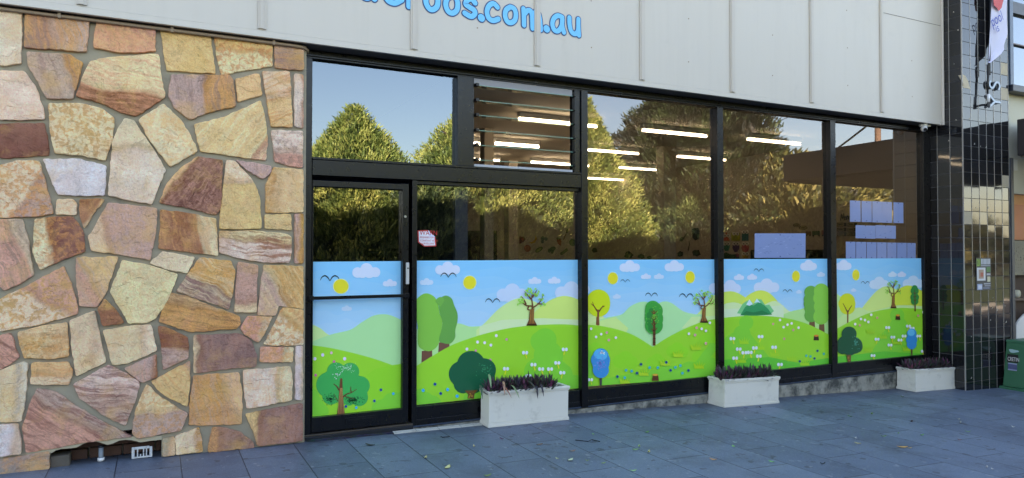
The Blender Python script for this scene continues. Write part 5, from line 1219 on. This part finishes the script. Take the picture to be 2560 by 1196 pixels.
coln('narrow cream column inside the room behind the louvre window', 1211, 1234, 2.7, .15)
coln('wide cream column inside the room behind the third glass pane', 1660, 1690, 2.9, .19)
coln('small distant cream column at the back of the room', 1272, 1295, 5.6, .2)
TUBES = [((1293, 303), (1497, 318)), ((1600, 330), (1773, 342)), ((1862, 352), (2007, 362)), ((1233, 363), (1352, 368)), ((1465, 378), (1600, 386)), ((1690, 394), (1817, 402)), ((1182, 400), (1247, 405)), ((1328, 408), (1472, 417)), ((1548, 421), (1658, 428)), ((1465, 447), (1558, 452)), ((1150, 360), (1203, 362))]
TL = ['nearest strip light, seen through the louvre window', 'nearest strip light behind the third glass pane', 'nearest strip light behind the fourth glass pane', 'second row strip light behind the louvre blades', 'second row strip light at the left of the third pane', 'second row strip light crossing the mullion right of the third pane', 'third row strip light, leftmost behind the louvre blades', 'third row strip light crossing the mullion right of the louvre', 'third row strip light beside the wide inner column', 'farthest strip light, low at the left of the third pane', 'second row strip light at the left edge of the louvre window']
for (a, b_), l in zip(TUBES, TL):
    A_, B_ = on(2, 3.15, *a), on(2, 3.15, *b_); y = (A_.y+B_.y)/2; x0, x1 = A_.x, min(B_.x, IX1-.03)
    if y > IY-.3: y = IY-.4
    r = empty('strip_light', l, 'ceiling light', 'fluorescent strip lights on the shop ceiling', loc=((x0+x1)/2, y, 3.2))
    chl(MB().box((x0-.01, y-.035, 3.185), (x1+.01, y+.035, IC-.002)).build('light_housing', M['white']), r)
    chl(MB().tube([(x0, y, 3.16), (x1, y, 3.16)], .016, 10).build('light_tube', M['tube'], None, True), r)
# stickers on the back wall (fruit) and side wall
def sticker(wall, ax, val, polys, label, name='wall_sticker'):
    mb = MB()
    for k, (pts, c) in enumerate(polys):
        w3 = [on(ax, val-.004-.002*k, *q) for q in pts]
        vv = [(v.x, v.y, v.z) for v in w3]; i = (0, 2) if ax == 1 else (1, 2)
        tr = tessellate_polygon([[Vector((v[i[0]], v[i[1]], 0)) for v in vv]]); mb.add(vv, [tuple(t) for t in tr], 0, lin(c))
    o = mb.build(name, M['attr']); chl(o, wall); o['label'] = label
def el(cx, cy, rx, ry, rot=0, mp=Zf, n=20):
    return [mp((cx+rx*math.cos(t)*math.cos(rot)-ry*math.sin(t)*math.sin(rot), cy+rx*math.cos(t)*math.sin(rot)+ry*math.sin(t)*math.cos(rot))) for t in [2*math.pi*k/n for k in range(n)]]
pp = lambda L, mp=Zf: [mp(q) for q in L]
sticker(ww, 1, IY, [(pp([(90,155),(150,158),(172,190),(140,222),(90,252)]), (96, 34, 30)), (el(130, 190, 18, 14), (150, 60, 40))], 'painted tomato slice')
sticker(ww, 1, IY, [(pp([(290,135),(308,185),(285,232),(240,245),(208,228),(250,222),(280,190)]), (196, 150, 40))], 'painted banana')
sticker(ww, 1, IY, [(el(380, 178, 24, 26), (60, 74, 84)), (el(418, 185, 22, 24), (70, 86, 96)), (el(376, 218, 20, 24), (66, 80, 90))], 'painted blueberries')
sticker(ww, 1, IY, [(pp([(550,180),(600,185),(610,220),(600,272),(570,250),(552,215)]), (150, 40, 36)), (pp([(545,175),(562,165),(575,178),(600,172),(590,192),(560,195)]), (50, 76, 40))], 'painted strawberry')
sticker(ww, 1, IY, [(pp([(628,195),(662,118),(672,122),(640,195)]), (120, 70, 40)), (el(680, 90, 13, 28, .35), (50, 44, 44))], 'painted spoon')
sticker(ww, 1, IY, [(el(748, 230, 45, 44), (44, 84, 50)), (el(748, 230, 28, 42), (84, 120, 60)), (el(748, 230, 12, 42), (44, 84, 50))], 'painted watermelon')
sticker(ww, 1, IY, [(el(190, 303, 42, 44), (140, 44, 46)), (el(190, 303, 30, 32), (160, 60, 56))], 'painted beetroot')
sticker(ww, 1, IY, [(el(332, 318, 54, 26, -.6), (70, 100, 50)), (el(332, 318, 38, 14, -.6), (150, 160, 90))], 'painted cucumber half')
sticker(ww, 1, IY, [(el(500, 310, 42, 28, -.4), (44, 72, 50)), (el(460, 330, 20, 26), (48, 78, 54)), (pp([(480,330),(520,330),(505,370),(480,365)]), (84, 110, 70))], 'painted broccoli')
sticker(ww, 1, IY, [(pp([(590,360),(680,295),(688,330),(615,385),(592,380)]), (44, 70, 46)), (pp([(612,362),(668,318),(672,330),(620,372)]), (90, 112, 60))], 'painted courgette')
sd_ = lambda polys, label: sticker(ws, 0, IX1, polys, label)
eyes = lambda cx, cy: [(el(cx-19, cy, 21, 21, 0, W), (206, 200, 190)), (el(cx+21, cy, 21, 21, 0, W), (206, 200, 190)), (el(cx-17, cy+2, 7, 8, 0, W), (20, 20, 20)), (el(cx+19, cy+2, 7, 8, 0, W), (20, 20, 20))]
sd_([(pp([(70,640),(112,748),(34,748)], W), (186, 60, 50))]+eyes(75, 688), 'red triangle with googly eyes')
sd_([(pp([(130,655),(232,655),(230,748),(130,748)], W), (150, 156, 40))]+eyes(180, 665), 'olive square with googly eyes')
sd_([(pp([(252,640),(328,640),(328,748),(250,748)], W), (40, 104, 104))]+eyes(290, 645), 'teal rectangle with googly eyes')
sd_([(pp([(35,790),(115,790),(110,830),(96,864),(55,864),(38,830)], W), (44, 120, 104))]+eyes(76, 780), 'green shape with googly eyes')
sd_([(pp([(145,790),(222,790),(224,830),(200,878),(165,878),(142,830)], W), (84, 60, 104))]+eyes(182, 780), 'purple shape with googly eyes')
sd_([(el(290, 825, 44, 56, 0, W), (166, 30, 80))]+eyes(290, 780), 'pink oval with googly eyes')
sd_([(pp([(34,900),(70,878),(110,900),(150,905),(222,895),(222,950),(34,950)], W), (40, 80, 44)), (el(200, 915, 22, 24, 0, W), (130, 60, 90))], 'green caterpillar shape')
sd_([(pp([(255,910),(330,905),(320,950),(262,950)], W), (170, 140, 50))]+eyes(292, 895), 'yellow bowl with googly eyes')
for (x0, y0, x1, y1, c) in ((985, 640, 1045, 680, (120, 90, 70)), (1060, 635, 1150, 685, (80, 110, 84)), (1168, 628, 1212, 680, (140, 80, 66))):
    sd_([(pp([(x0,y0),(x1,y0-3),(x1,y1-3),(x0,y1)], W), c), (el(x0+12, y1+6, 9, 10, 0, W), (40, 40, 40)), (el(x1-10, y1+4, 9, 10, 0, W), (40, 40, 40))], 'carriage of a small wall train sticker')
for (cx, cy, rx, ry) in ((878, 568, 38, 22), (955, 597, 50, 24)): sd_([(el(cx, cy, rx, ry, 0, W), (60, 56, 50)), (el(cx, cy, rx-6, ry-5, 0, W), (150, 140, 116)), (pp([(cx-22,cy-5),(cx+22,cy-5),(cx+22,cy+5),(cx-22,cy+5)], W), (50, 48, 46))], 'small oval word bubble sticker')
for (x0, y0) in ((1345, 540), (1345, 598), (1345, 650), (1465, 540), (1465, 598), (1465, 650)):
    sd_([(pp([(x0,y0),(x0+110,y0-2),(x0+110,y0+42),(x0,y0+44)], W), (44, 42, 38)), (pp([(x0+6,y0+6),(x0+80,y0+4),(x0+80,y0+36),(x0+6,y0+38)], W), (150, 140, 112)), (pp([(x0+16,y0+16),(x0+66,y0+14),(x0+66,y0+24),(x0+16,y0+26)], W), (70, 66, 56))], 'small framed name card')
Zd = lambda L: pp(L, Zf)
sd_([(Zd([(2215,60),(2290,45),(2310,90),(2300,190),(2255,205),(2220,170)]), (20, 30, 44)), (Zd([(2245,80),(2275,80),(2275,130),(2245,130)]), (70, 84, 96))], 'dark jar sticker')
sd_([(Zd([(2070,215),(2150,110),(2160,118),(2095,220)]), (70, 60, 48)), (el(2085, 190, 22, 28, .6), (60, 52, 40))], 'wooden spoon sticker')
sd_([(Zd([(2160,330),(2190,200),(2196,202),(2176,330)]), (60, 50, 40))], 'thin brush sticker')
for (cx, cy, rx, ry) in ((1435, 385, 62, 46), (1590, 400, 50, 30), (2070, 375, 42, 40), (2270, 360, 54, 46), (1690, 415, 36, 22), (1015, 325, 40, 32), (945, 210, 36, 18), (1835, 395, 22, 16)):
    rr = random.Random(cx); pts = [Zf((cx+rx*rr.uniform(.7, 1.1)*math.cos(t), cy+ry*rr.uniform(.7, 1.1)*math.sin(t))) for t in [2*math.pi*k/18 for k in range(18)]]
    sd_([(pts, (34, 46, 36)), (el(cx+rx*.1, cy, rx*.4, ry*.4), (60, 84, 56))], 'dark green vegetable sticker')
def wall_text(body, px_, py_, sz, mat, label):
    p = on(0, IX1-.006, px_, py_); RSd = Matrix(((0, 0, -1, 0), (-1, 0, 0, 0), (0, 1, 0, 0), (0, 0, 0, 1)))
    o = text_mesh(body, sz, mat, 'wall_lettering', .002, None, Matrix.Translation(p) @ RSd); chl(o, ws); o['label'] = label
wall_text('COOKING', 1474, 583, .25, M['blk'], 'black lettering on the side wall')
wall_text('DONE', 1602, 560, .22, M['blk'], 'small black lettering beside the column')
# black screen
a, b_ = on(0, IX1-.07, *W((350, 945))), on(0, IX1-.07, *W((1212, 848)))
scr = empty('black_screen', 'wide black screen on the side wall behind the blue poster', 'screen', loc=(IX1-.04, (a.y+b_.y)/2, 1.2))
chl(MB().box((IX1-.07, b_.y, .95), (IX1-.005, a.y, b_.z)).build('screen_panel', M['blk'], None, bevel=.006), scr)
chl(MB().box((IX1-.074, b_.y+.04, .99), (IX1-.0705, a.y-.04, b_.z-.03)).build('screen_glass', pmat('screen_glass', (14, 15, 20), .1, .1, 3)), scr)
# dark cupboards at the back
tag(MB().box((at(1177, 600, 6.0).x, 6.0, .001), (at(1203, 600, 6.0).x, 6.5, at(1190, 577, 6.0).z)).box((at(1177, 600, 6).x+.01, 5.985, .1), (at(1203, 600, 6).x-.01, 5.998, at(1190, 577, 6.0).z-.05)).build('dark_cupboard', pmat('dark_wood', (52, 40, 32), .5, .2, 6), None, bevel=.004), 'tall dark cupboard inside, just right of the inner partition', 'cupboard')
tag(MB().box((at(1236, 600, 6.0).x, 6.0, .001), (at(1243, 600, 6.0).x, 6.5, at(1240, 577, 6.0).z)).box((at(1236, 600, 6).x+.01, 5.985, .1), (at(1243, 600, 6).x-.01, 5.998, at(1240, 577, 6.0).z-.05)).build('dark_cupboard', pmat('dark_wood2', (50, 40, 34), .5, .2, 6), None, bevel=.004), 'slim dark cupboard inside, right of the narrow column', 'cupboard')
# papers taped to the glass
YP = YG-.0022
def paper(pts, name, label, cat, grp=None, marks=None, seed=0):
    mb = MB(); w3 = [at(*W(q), Y=YP) for q in pts]
    cc = (136, 153, 194)
    mb.add([(p.x, YP, p.z) for p in w3]+[(p.x, YP+.0008, p.z) for p in w3], [(0, 1, 2, 3), (7, 6, 5, 4)], 0, lin(cc))
    rr = random.Random(seed)
    if marks:
        (xa_, ya_), (xb_, yb_) = pts[0], pts[2]
        for k in range(marks):
            cx, cy = rr.uniform(xa_+30, xb_-30), rr.uniform(ya_+25, yb_-25); L = rr.uniform(5, 14); a = rr.uniform(-.5, .5)
            q = [at(*W(z), Y=YP-.001) for z in ((cx-L, cy-L*a), (cx+L, cy+L*a), (cx+L, cy+L*a+3), (cx-L, cy-L*a+3))]
            mb.add([tuple(v) for v in q], [(0, 1, 2, 3)], 0, lin((84, 100, 150) if rr.random() < .6 else (176, 190, 228)))
    for (u, v) in ((.5, .06), (.5, .94)):
        c = W((pts[0][0]+(pts[1][0]-pts[0][0])*u, pts[0][1]+(pts[3][1]-pts[0][1])*v)); p = at(*c, Y=YP-.001)
        mb.add([(p.x-.008, YP-.001, p.z-.006), (p.x+.008, YP-.001, p.z-.006), (p.x+.008, YP-.001, p.z+.006), (p.x-.008, YP-.001, p.z+.006)], [(0, 1, 2, 3)], 0, lin((60, 70, 110)))
    o = mb.build(name, M['sleeve'], None, loc=tuple(w3[3])); tag(o, label, cat, grp)
paper([(400,662),(985,662),(983,943),(397,943)], 'blue_poster', 'large pale blue poster of small drawings taped to the fourth glass pane', 'poster', None, 46, 3)
cols = ['leftmost', 'second', 'third', 'fourth', 'rightmost']
for k, (x0, x1, ya_, yb_) in enumerate([(1495,1616,283,528), (1628,1744,288,532), (1752,1862,292,536), (1864,1978,298,540), (1995,2108,304,542)]):
    paper([(x0,ya_),(x1,ya_+5),(x1+2,yb_+2),(x0,yb_)], 'paper_sheet', 'pale paper, %s sheet of the top row, right hand pane' % cols[k], 'paper', 'papers taped to the right hand pane', 0, k)
for k, (x0, x1) in enumerate([(1560,1788), (1790,2022)]): paper([(x0,566),(x1,574),(x1,724),(x0,718)], 'paper_sheet', 'wide pale paper, %s one of the middle row, right hand pane' % ('left', 'right')[k], 'paper', 'papers taped to the right hand pane', 3, k)
c7 = ['leftmost', 'second', 'third', 'middle', 'fifth', 'sixth', 'rightmost']
for k in range(7):
    e_ = [1445, 1562, 1685, 1804, 1920, 2034, 2150, 2254]
    paper([(e_[k]+3, 757+k*2.5), (e_[k+1]-3, 759+k*2.5), (e_[k+1]-3, 950), (e_[k]+3, 950)], 'paper_sheet', 'pale paper, %s sheet of the bottom row just above the right hand film' % c7[k], 'paper', 'papers taped to the right hand pane', 0, k)
# handwritten word
mb = MB()
for k, s in enumerate([[(1385,515),(1398,440),(1408,500),(1422,432),(1428,512)], [(1432,500),(1440,470),(1450,480),(1446,505),(1434,500)], [(1456,505),(1462,465),(1475,470),(1478,500),(1490,460)]]):
    s2 = [(lambda p: (p.x, p.z))(on(0, IX1-.008, *W(q))) for q in s]
    yz = [(lambda p: (p.y, p.z))(on(0, IX1-.008, *W(q))) for q in smooth_line(s, 3)]
    L, R_ = offset_line(yz, .02); n_ = len(yz)
    mb.add([(IX1-.008-.001*k, p.x, p.y) for p in L]+[(IX1-.008-.001*k, p.x, p.y) for p in R_], [(i, i+1, n_+i+1, n_+i) for i in range(n_-1)], 0, lin((20, 30, 70)))
o = mb.build('wall_lettering', M['attr']); chl(o, ws); o['label'] = 'dark blue handwritten word'
# ================================================================ across the street (seen mirrored in the glass)
M['canopy'] = leafmat('tree_leaves', None, None, .6)
def tree(label, cat_, base, H, R, prof, nsp, size, width, cols, seed, up=.9, core=.80, lump=.22, grp=None, zmin=.2, name='conifer_tree'):
    rs = np.random.RandomState(seed); bx_, by_ = base; bz_ = gz(bx_)
    ph = rs.rand(8)*6.28
    def lumps(a, h):
        return 1+lump*(.5*np.sin(3*a+ph[0]+h*5)+.4*np.sin(5*a+ph[1]-h*11)+.35*np.sin(9*a+ph[2]+h*19)+.3*np.sin(14*a+ph[3]-h*31)+.25*np.sin(23*h+ph[4]+2*a))
    def rad(h): return R*np.interp(h, [p_[0] for p_ in prof], [p_[1] for p_ in prof])
    # sample heights by radius
    h = rs.rand(nsp*4); keep = rs.rand(nsp*4) < (rad(h)/R+.08); h = h[keep][:nsp]; N = len(h)
    a = rs.rand(N)*2*math.pi; rr_ = rad(h)*lumps(a, h)*(1-.28*rs.rand(N)**1.6)
    zz_ = zmin+(H-zmin)*h
    c = np.stack([bx_+rr_*np.cos(a), by_+rr_*np.sin(a), bz_+zz_], 1)
    out = np.stack([np.cos(a), np.sin(a), np.zeros(N)], 1)
    tone = .5+.5*np.sin(a*7+h*23+ph[5])*np.cos(h*17+ph[6]); V = []; Cc = []
    cols_ = np.array([lin(c_) for c_ in cols])
    for k in range(5):
        d = out*(.55+.5*rs.rand(N, 1))+np.array([0, 0, up])+rs.randn(N, 3)*.42
        d /= np.linalg.norm(d, axis=1, keepdims=True)
        sv = np.cross(d, rs.randn(N, 3)); sv /= np.linalg.norm(sv, axis=1, keepdims=True)
        L = size*(.6+.8*rs.rand(N, 1)); w_ = width*(.6+.8*rs.rand(N, 1)); p = c+rs.randn(N, 3)*size*.35
        V.append(np.stack([p-sv*w_*.25, p+d*L*.5-sv*w_*.5, p+d*L, p+d*L*.5+sv*w_*.5], 1))
        ci = np.clip((tone+rs.randn(N)*.3)*(len(cols_)-1), 0, len(cols_)-1.001); i0 = ci.astype(int); f = (ci-i0)[:, None]
        Cc.append((cols_[i0]*(1-f)+cols_[np.minimum(i0+1, len(cols_)-1)]*f)*(.8+.4*rs.rand(N, 1)))
    V = np.concatenate(V).reshape(-1, 3); Cc = np.concatenate(Cc); nf = len(Cc)
    me = bpy.data.meshes.new('crown'); me.vertices.add(nf*4); me.vertices.foreach_set('co', V.ravel()); me.loops.add(nf*4); me.loops.foreach_set('vertex_index', np.arange(nf*4, dtype=np.int32))
    me.polygons.add(nf); me.polygons.foreach_set('loop_start', np.arange(nf, dtype=np.int32)*4); me.update(calc_edges=True)
    ca = me.color_attributes.new('col', 'FLOAT_COLOR', 'CORNER'); ar = np.ones((nf, 4), dtype=np.float32); ar[:, :3] = Cc; ca.data.foreach_set('color', np.repeat(ar, 4, axis=0).ravel())
    me.materials.append(M['canopy'])
    root = empty(name, label, cat_, grp, loc=(bx_, by_, bz_))
    o = bpy.data.objects.new('crown', me); COL.objects.link(o); chl(o, root)
    # opaque core inside the crown, darker than the leaves
    mb = MB(); nu, nv = 40, 26; vs_ = []
    for j in range(nv+1):
        hh = j/nv
        for i in range(nu):
            aa = 2*math.pi*i/nu; q = float(rad(hh)*lumps(aa, hh))*core; vs_.append((bx_+q*math.cos(aa), by_+q*math.sin(aa), bz_+zmin+(H*.97-zmin)*hh))
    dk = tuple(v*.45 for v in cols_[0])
    mb.add(vs_, [(j*nu+i, j*nu+(i+1) % nu, (j+1)*nu+(i+1) % nu, (j+1)*nu+i) for j in range(nv) for i in range(nu)], 0, dk); chl(mb.build('crown_core', M['canopy']), root)
    mb = MB().tube([(bx_, by_, bz_-.1), (bx_+.05, by_, bz_+H*.5), (bx_, by_, bz_+H*.93)], [.16, .1, .03], 8)
    for k in range(6):
        aa = k*2.3; hh = H*(.25+.1*k); mb.tube([(bx_, by_, bz_+hh), (bx_+R*.5*math.cos(aa), by_+R*.5*math.sin(aa), bz_+hh+R*.35)], [.05, .02], 6)
    chl(mb.build('trunk', M['bark'], None, True), root); return root
def mirror(px_, Y, py_): # point on the mirrored plane Y, real world has -Y
    p = at(px_, py_, Y); return p.x, -Y, p.z
CON = [(0, .8), (.12, 1), (.3, .98), (.5, .85), (.68, .62), (.82, .38), (.93, .17), (1, .03)]
ROUND = [(0, .5), (.1, .8), (.3, 1), (.55, 1), (.75, .86), (.9, .58), (1, .12)]
GA = [(74, 92, 42), (122, 136, 64), (176, 176, 94)]; GB = [(38, 56, 34), (80, 100, 58), (132, 144, 82)]; GD = [(14, 24, 14), (26, 40, 22), (66, 82, 42)]
VY = 15
def mtree(label, cx, top, halfw, refy, prof, cols, seed, nsp=13000, size=.16, width=.04, Yv=VY, **k):
    X, Y, Z = mirror(cx, Yv, top); _, _, zr = mirror(cx, Yv, refy); H = Z-gz(X)
    X2 = mirror(cx+halfw, Yv, refy)[0]; X1 = mirror(cx-halfw, Yv, refy)[0]; rw = (X2-X1)/2*.93
    fr = (zr-gz(X))/H; R = rw/max(.1, float(np.interp(fr, [p_[0] for p_ in prof], [p_[1] for p_ in prof])))
    return tree(label, 'tree', (X, Y), H, R, prof, nsp, size, width, cols, seed, grp='trees across the street mirrored in the glass', **k)
mtree('golden green conifer mirrored in the upper left pane', 888, 272, 118, 405, CON, GA, 1)
mtree('golden conifer mirrored in the pane below the louvre window', 1205, 232, 150, 420, CON, GA, 2, nsp=20000)
mtree('narrow tall conifer mirrored at the left edge of the third pane', 1462, 252, 118, 530, [(0, .9), (.12, 1), (.35, .95), (.6, .6), (.8, .33), (.93, .14), (1, .03)], GA, 3, nsp=20000)
mtree('large dark broad conifer mirrored across the third and fourth panes', 1745, 205, 150, 400, [(0, .85), (.2, 1), (.5, .98), (.7, .9), (.85, .72), (.95, .45), (1, .1)], GD, 4, nsp=22000, size=.2, width=.06, lump=.3)
mtree('low golden shrubby tree mirrored below the dark conifer', 1735, 470, 80, 560, ROUND, GB, 5, Yv=14, nsp=16000)
# darker trees filling the left
mtree('dense dark conifer mirrored in the door glass', 800, 430, 240, 600, ROUND, GB, 6, Yv=17, nsp=16000)
mtree('dark conifer mirrored beside the warning sticker', 1060, 425, 130, 560, ROUND, GB, 7, Yv=13.5, nsp=9000)
mtree('broad dark green tree further left across the street', 560, 360, 240, 560, ROUND, GB, 8, Yv=15, nsp=8000)
X, Y, Z = mirror(1975, 12.5, 392)
tree('large leafed yellow green shrub mirrored in the fourth pane', 'shrub', (X, Y), Z-gz(X), 3.1, ROUND, 5200, .24, .09, [(44, 54, 28), (84, 88, 44), (150, 138, 76)], 12, core=.72, lump=.3, grp='trees across the street mirrored in the glass', name='broadleaf_shrub')
X, Y, Z = mirror(2150, 17, 470)
tree('low yellow green shrub mirrored under the awning in the right hand pane', 'shrub', (X, Y), Z-gz(X), 3.0, ROUND, 5200, .24, .09, [(38, 46, 26), (76, 78, 42), (140, 128, 72)], 13, core=.72, lump=.3, grp='trees across the street mirrored in the glass', name='broadleaf_shrub')
# far tree line: one mass
rs = np.random.RandomState(77); mb = MB(); N = 9000
V = []; Cc = []
x = rs.uniform(-25, 75, N); hh = 3.6+1.0*np.sin(x*.35)+.7*np.sin(x*.9+1); z = rs.rand(N)**.8*hh-.3; y = -30+rs.rand(N)*1.2
p = np.stack([x, y, z], 1)
for i in range(N):
    d = Vector(rs.randn(3)); d.normalize(); s_ = d.cross(Vector(rs.randn(3))).normalized(); L = .5; q = Vector(p[i])
    mb.add([q-s_*.15, q+d*L*.5-s_*.2, q+d*L, q+d*L*.5+s_*.2], [(0, 1, 2, 3)], 0, tuple(v*rs.uniform(.6, 1.3) for v in lin((44, 48, 30))))
xs_ = np.linspace(-25, 75, 80)
for i in range(79):
    a, b_ = xs_[i], xs_[i+1]; h0_, h1_ = [3.4+1.0*math.sin(v*.35)+.7*math.sin(v*.9+1) for v in (a, b_)]
    mb.add([(a, -30.2, -.6), (b_, -30.2, -.6), (b_, -30.4, h1_), (a, -30.4, h0_), (a, -34, -.6), (b_, -34, -.6)], [(0, 1, 2, 3), (3, 2, 5, 4)], 0, lin((30, 32, 22)))
tag(mb.build('far_tree_line', M['canopy']), 'dark far line of trees behind the street trees', 'tree line', kind='stuff')
# street pole and cables
X, Y, Z = mirror(2200, 15, 600)
pole = empty('power_pole', 'timber power pole mirrored in the right hand pane', 'pole', loc=(X, Y, gz(X)))
chl(MB().tube([(X, Y, gz(X)-.2), (X, Y, 9.0)], [.16, .12], 12).build('pole_shaft', M['wood'], None, True), pole)
chl(MB().box((X-1.1, Y-.06, 8.2), (X+1.1, Y+.06, 8.35)).build('crossarm', M['wood']), pole)
for k, (c0_, c1_, rr_) in enumerate((((1700, 404, 24), (2300, 140, 6), .014), ((1700, 384, 24), (2300, 100, 6), .012), ((1990, 440, 14), (2300, 207, 5), .03))):
    a, b_ = Vector(mirror(c0_[0], c0_[2], c0_[1])), Vector(mirror(c1_[0], c1_[2], c1_[1]))
    tag(MB().tube([tuple(a.lerp(b_, t/12)-Vector((0, 0, .15*math.sin(math.pi*t/12)))) for t in range(13)], rr_, 6).build('overhead_cable', M['blk']), ['thin overhead cable mirrored in the fourth pane, lower one', 'thin overhead cable mirrored in the fourth pane, upper one', 'thick dark overhead cable mirrored in the right hand pane'][k], 'cable')
# unseen block, added so its shadow dims the mirrored trees on the left
blk = empty('added_shade_block', 'unseen plain block added left of the stone wall to shade the mirrored trees', 'building', loc=(-9, 5, 0))
chl(MB().box((-16, .2, -.5), (-3.6, 12, 7.8)).build('shade_block_walls', M['cream']), blk)
for i in range(2):
    for k in range(5):
        x = -15.2+k*2.3; z = 1.2+i*3.6
        chl(MB().box((x, .12, z), (x+1.3, .199, z+1.6)).build('shade_block_window', gm), blk)
chl(MB().box((-16.1, .05, 7.81), (-3.5, 12.1, 8.0)).build('shade_block_roof', M['soffit']), blk)
up = empty('added_shade_storey', 'unseen upper storey added above the signboard to shade the mirrored trees', 'building', loc=(3, .5, 5.4))  # added out of view, its height set to shade the mirrored trees
chl(MB().box((-3.1, .3, 5.41), (2.8, 11, 7.6)).build('shade_storey_wall', M['cream']), up)
chl(MB().box((2.802, .3, 5.41), (15, 11, 6.9)).build('shade_storey_wall', M['cream']), up)
s_box('shop_party_wall', (-3.5, .16, -.3), (-3.11, 12, 5.19), M['cream'])
# ================================================================ litter
A1 = lambda p: (600+p[0]/2.8444, 980+p[1]/2.8426)
A2 = lambda p: (1400+p[0]/2.2069, 900+p[1]/2.206)
rl = random.Random(21)
LV = [(A1,1320,472,(176,168,120),1),(A1,1475,542,(206,204,140),1.5),(A1,1665,392,(190,180,130),.7),(A1,1860,338,(96,50,90),.8),(A1,2130,378,(140,110,90),1.1),(A1,2365,425,(160,124,96),1),(A1,2350,487,(206,214,170),1.2),(A1,2255,478,(196,200,150),.6),(A1,2512,305,(140,190,120),.7),(A1,1760,600,(130,160,70),1),(A1,925,382,(62,60,58),1.5),
 (A2,480,402,(110,170,80),.9),(A2,240,573,(150,180,90),.6),(A2,415,498,(150,196,110),.9),(A2,437,480,(170,200,120),.7),(A2,490,511,(196,190,120),.9),(A2,404,615,(160,206,130),.9),(A2,845,553,(220,160,90),1),(A2,957,480,(140,206,110),.9),(A2,965,458,(190,210,200),.6),(A2,1167,565,(130,210,110),.8),(A2,1450,577,(50,54,50),.8),(A2,1600,315,(80,130,80),.9),(A2,1720,300,(120,150,80),1),(A2,1635,435,(206,206,200),.7),(A2,1643,463,(206,190,120),.9),(A2,1785,425,(120,160,80),.9),(A2,1888,484,(220,168,84),1.5),(A2,1930,490,(206,170,100),.6),(A2,1997,418,(120,190,80),.8),(A2,1867,407,(150,200,80),.5),(A2,1888,207,(96,120,80),.8),(A2,2200,330,(190,190,170),.6),(A2,2210,348,(190,190,170),.5),(A2,2500,373,(210,210,200),.6),(A2,2355,595,(206,206,196),.6),(A2,2387,606,(206,206,196),.6),(A2,2250,400,(120,170,90),.8),(A2,2205,445,(150,80,70),.5),(A2,1345,228,(56,60,56),.9),(A2,1940,343,(90,60,60),1),(A2,1025,268,(90,70,110),.8),(A2,1105,265,(54,58,64),.8),(A2,150,560,(150,170,90),.5)]
def where_(X):
    return 'by the shop door' if X < 2.2 else 'in front of the nearest planter' if X < 4.2 else 'between the nearest and middle planters' if X < 5.6 else 'in front of the middle planter' if X < 7 else 'between the middle and far planters' if X < 8.8 else 'near the tiled pillar'
def cname(c):
    r, g_, b_ = c
    if max(c) < 100: return 'dark'
    if g_ > r*1.08 and g_ > b_*1.1: return 'green'
    if r > 200 and b_ < 110: return 'orange'
    if min(c) > 165: return 'white'
    if r > b_*1.25 and r > 170: return 'yellowish'
    return 'brown'
for mp, x, y, c, s_ in LV:
    p = ground(*mp((x, y))); a = rl.uniform(0, 6.28); L = .06*s_; w_ = .024*s_; mb = MB(); n_ = 7; vs_ = []
    ca, sa = math.cos(a), math.sin(a); curl = rl.uniform(.004, .014)
    for i in range(n_+1):
        t = i/n_; wv = w_*math.sin(math.pi*min(1, t*1.02+.01))**.7 if 0 < t < 1 else .0006
        for sg in (-1, 0, 1):
            u, v = (t-.5)*L, sg*wv/2; vs_.append((p.x+u*ca-v*sa, p.y+u*sa+v*ca, gz(p.x+u*ca)+.003+curl*(2*t-1)**2+(.003 if sg else 0)))
    mb.add(vs_, [(3*i+k, 3*i+k+1, 3*i+k+4, 3*i+k+3) for i in range(n_) for k in range(2)], 0, lin(c))
    big = 'large' if s_ > 1.25 else 'small' if s_ > .75 else 'tiny'
    tag(mb.build('fallen_leaf', M['leaf'], None, loc=(p.x, p.y, gz(p.x))), '%s %s fallen leaf on the paving %s' % (big, cname(c), where_(p.x)), 'leaf', 'fallen leaves on the paving')
for pts, l in (([(2385,348),(2430,352),(2475,358),(2500,345),(2560,358)], 'long thin dark twig on the paving right of the nearest planter'), ([(1428,322),(1440,328),(1465,325),(1490,323)], 'short dark twig on the paving left of the nearest planter'), ([(1260,280),(1300,276),(1360,274)], 'pale straw on the paving near the white tile strip')):
    g3 = [ground(*A1(q)) for q in pts]; mb = MB().tube([(v.x, v.y, gz(v.x)+.006) for v in g3], .0035, 5, 0, lin((30, 30, 32) if 'dark' in l else (170, 176, 180)))
    tag(mb.build('twig', M['leaf'], None, loc=tuple(g3[0])), l, 'twig')
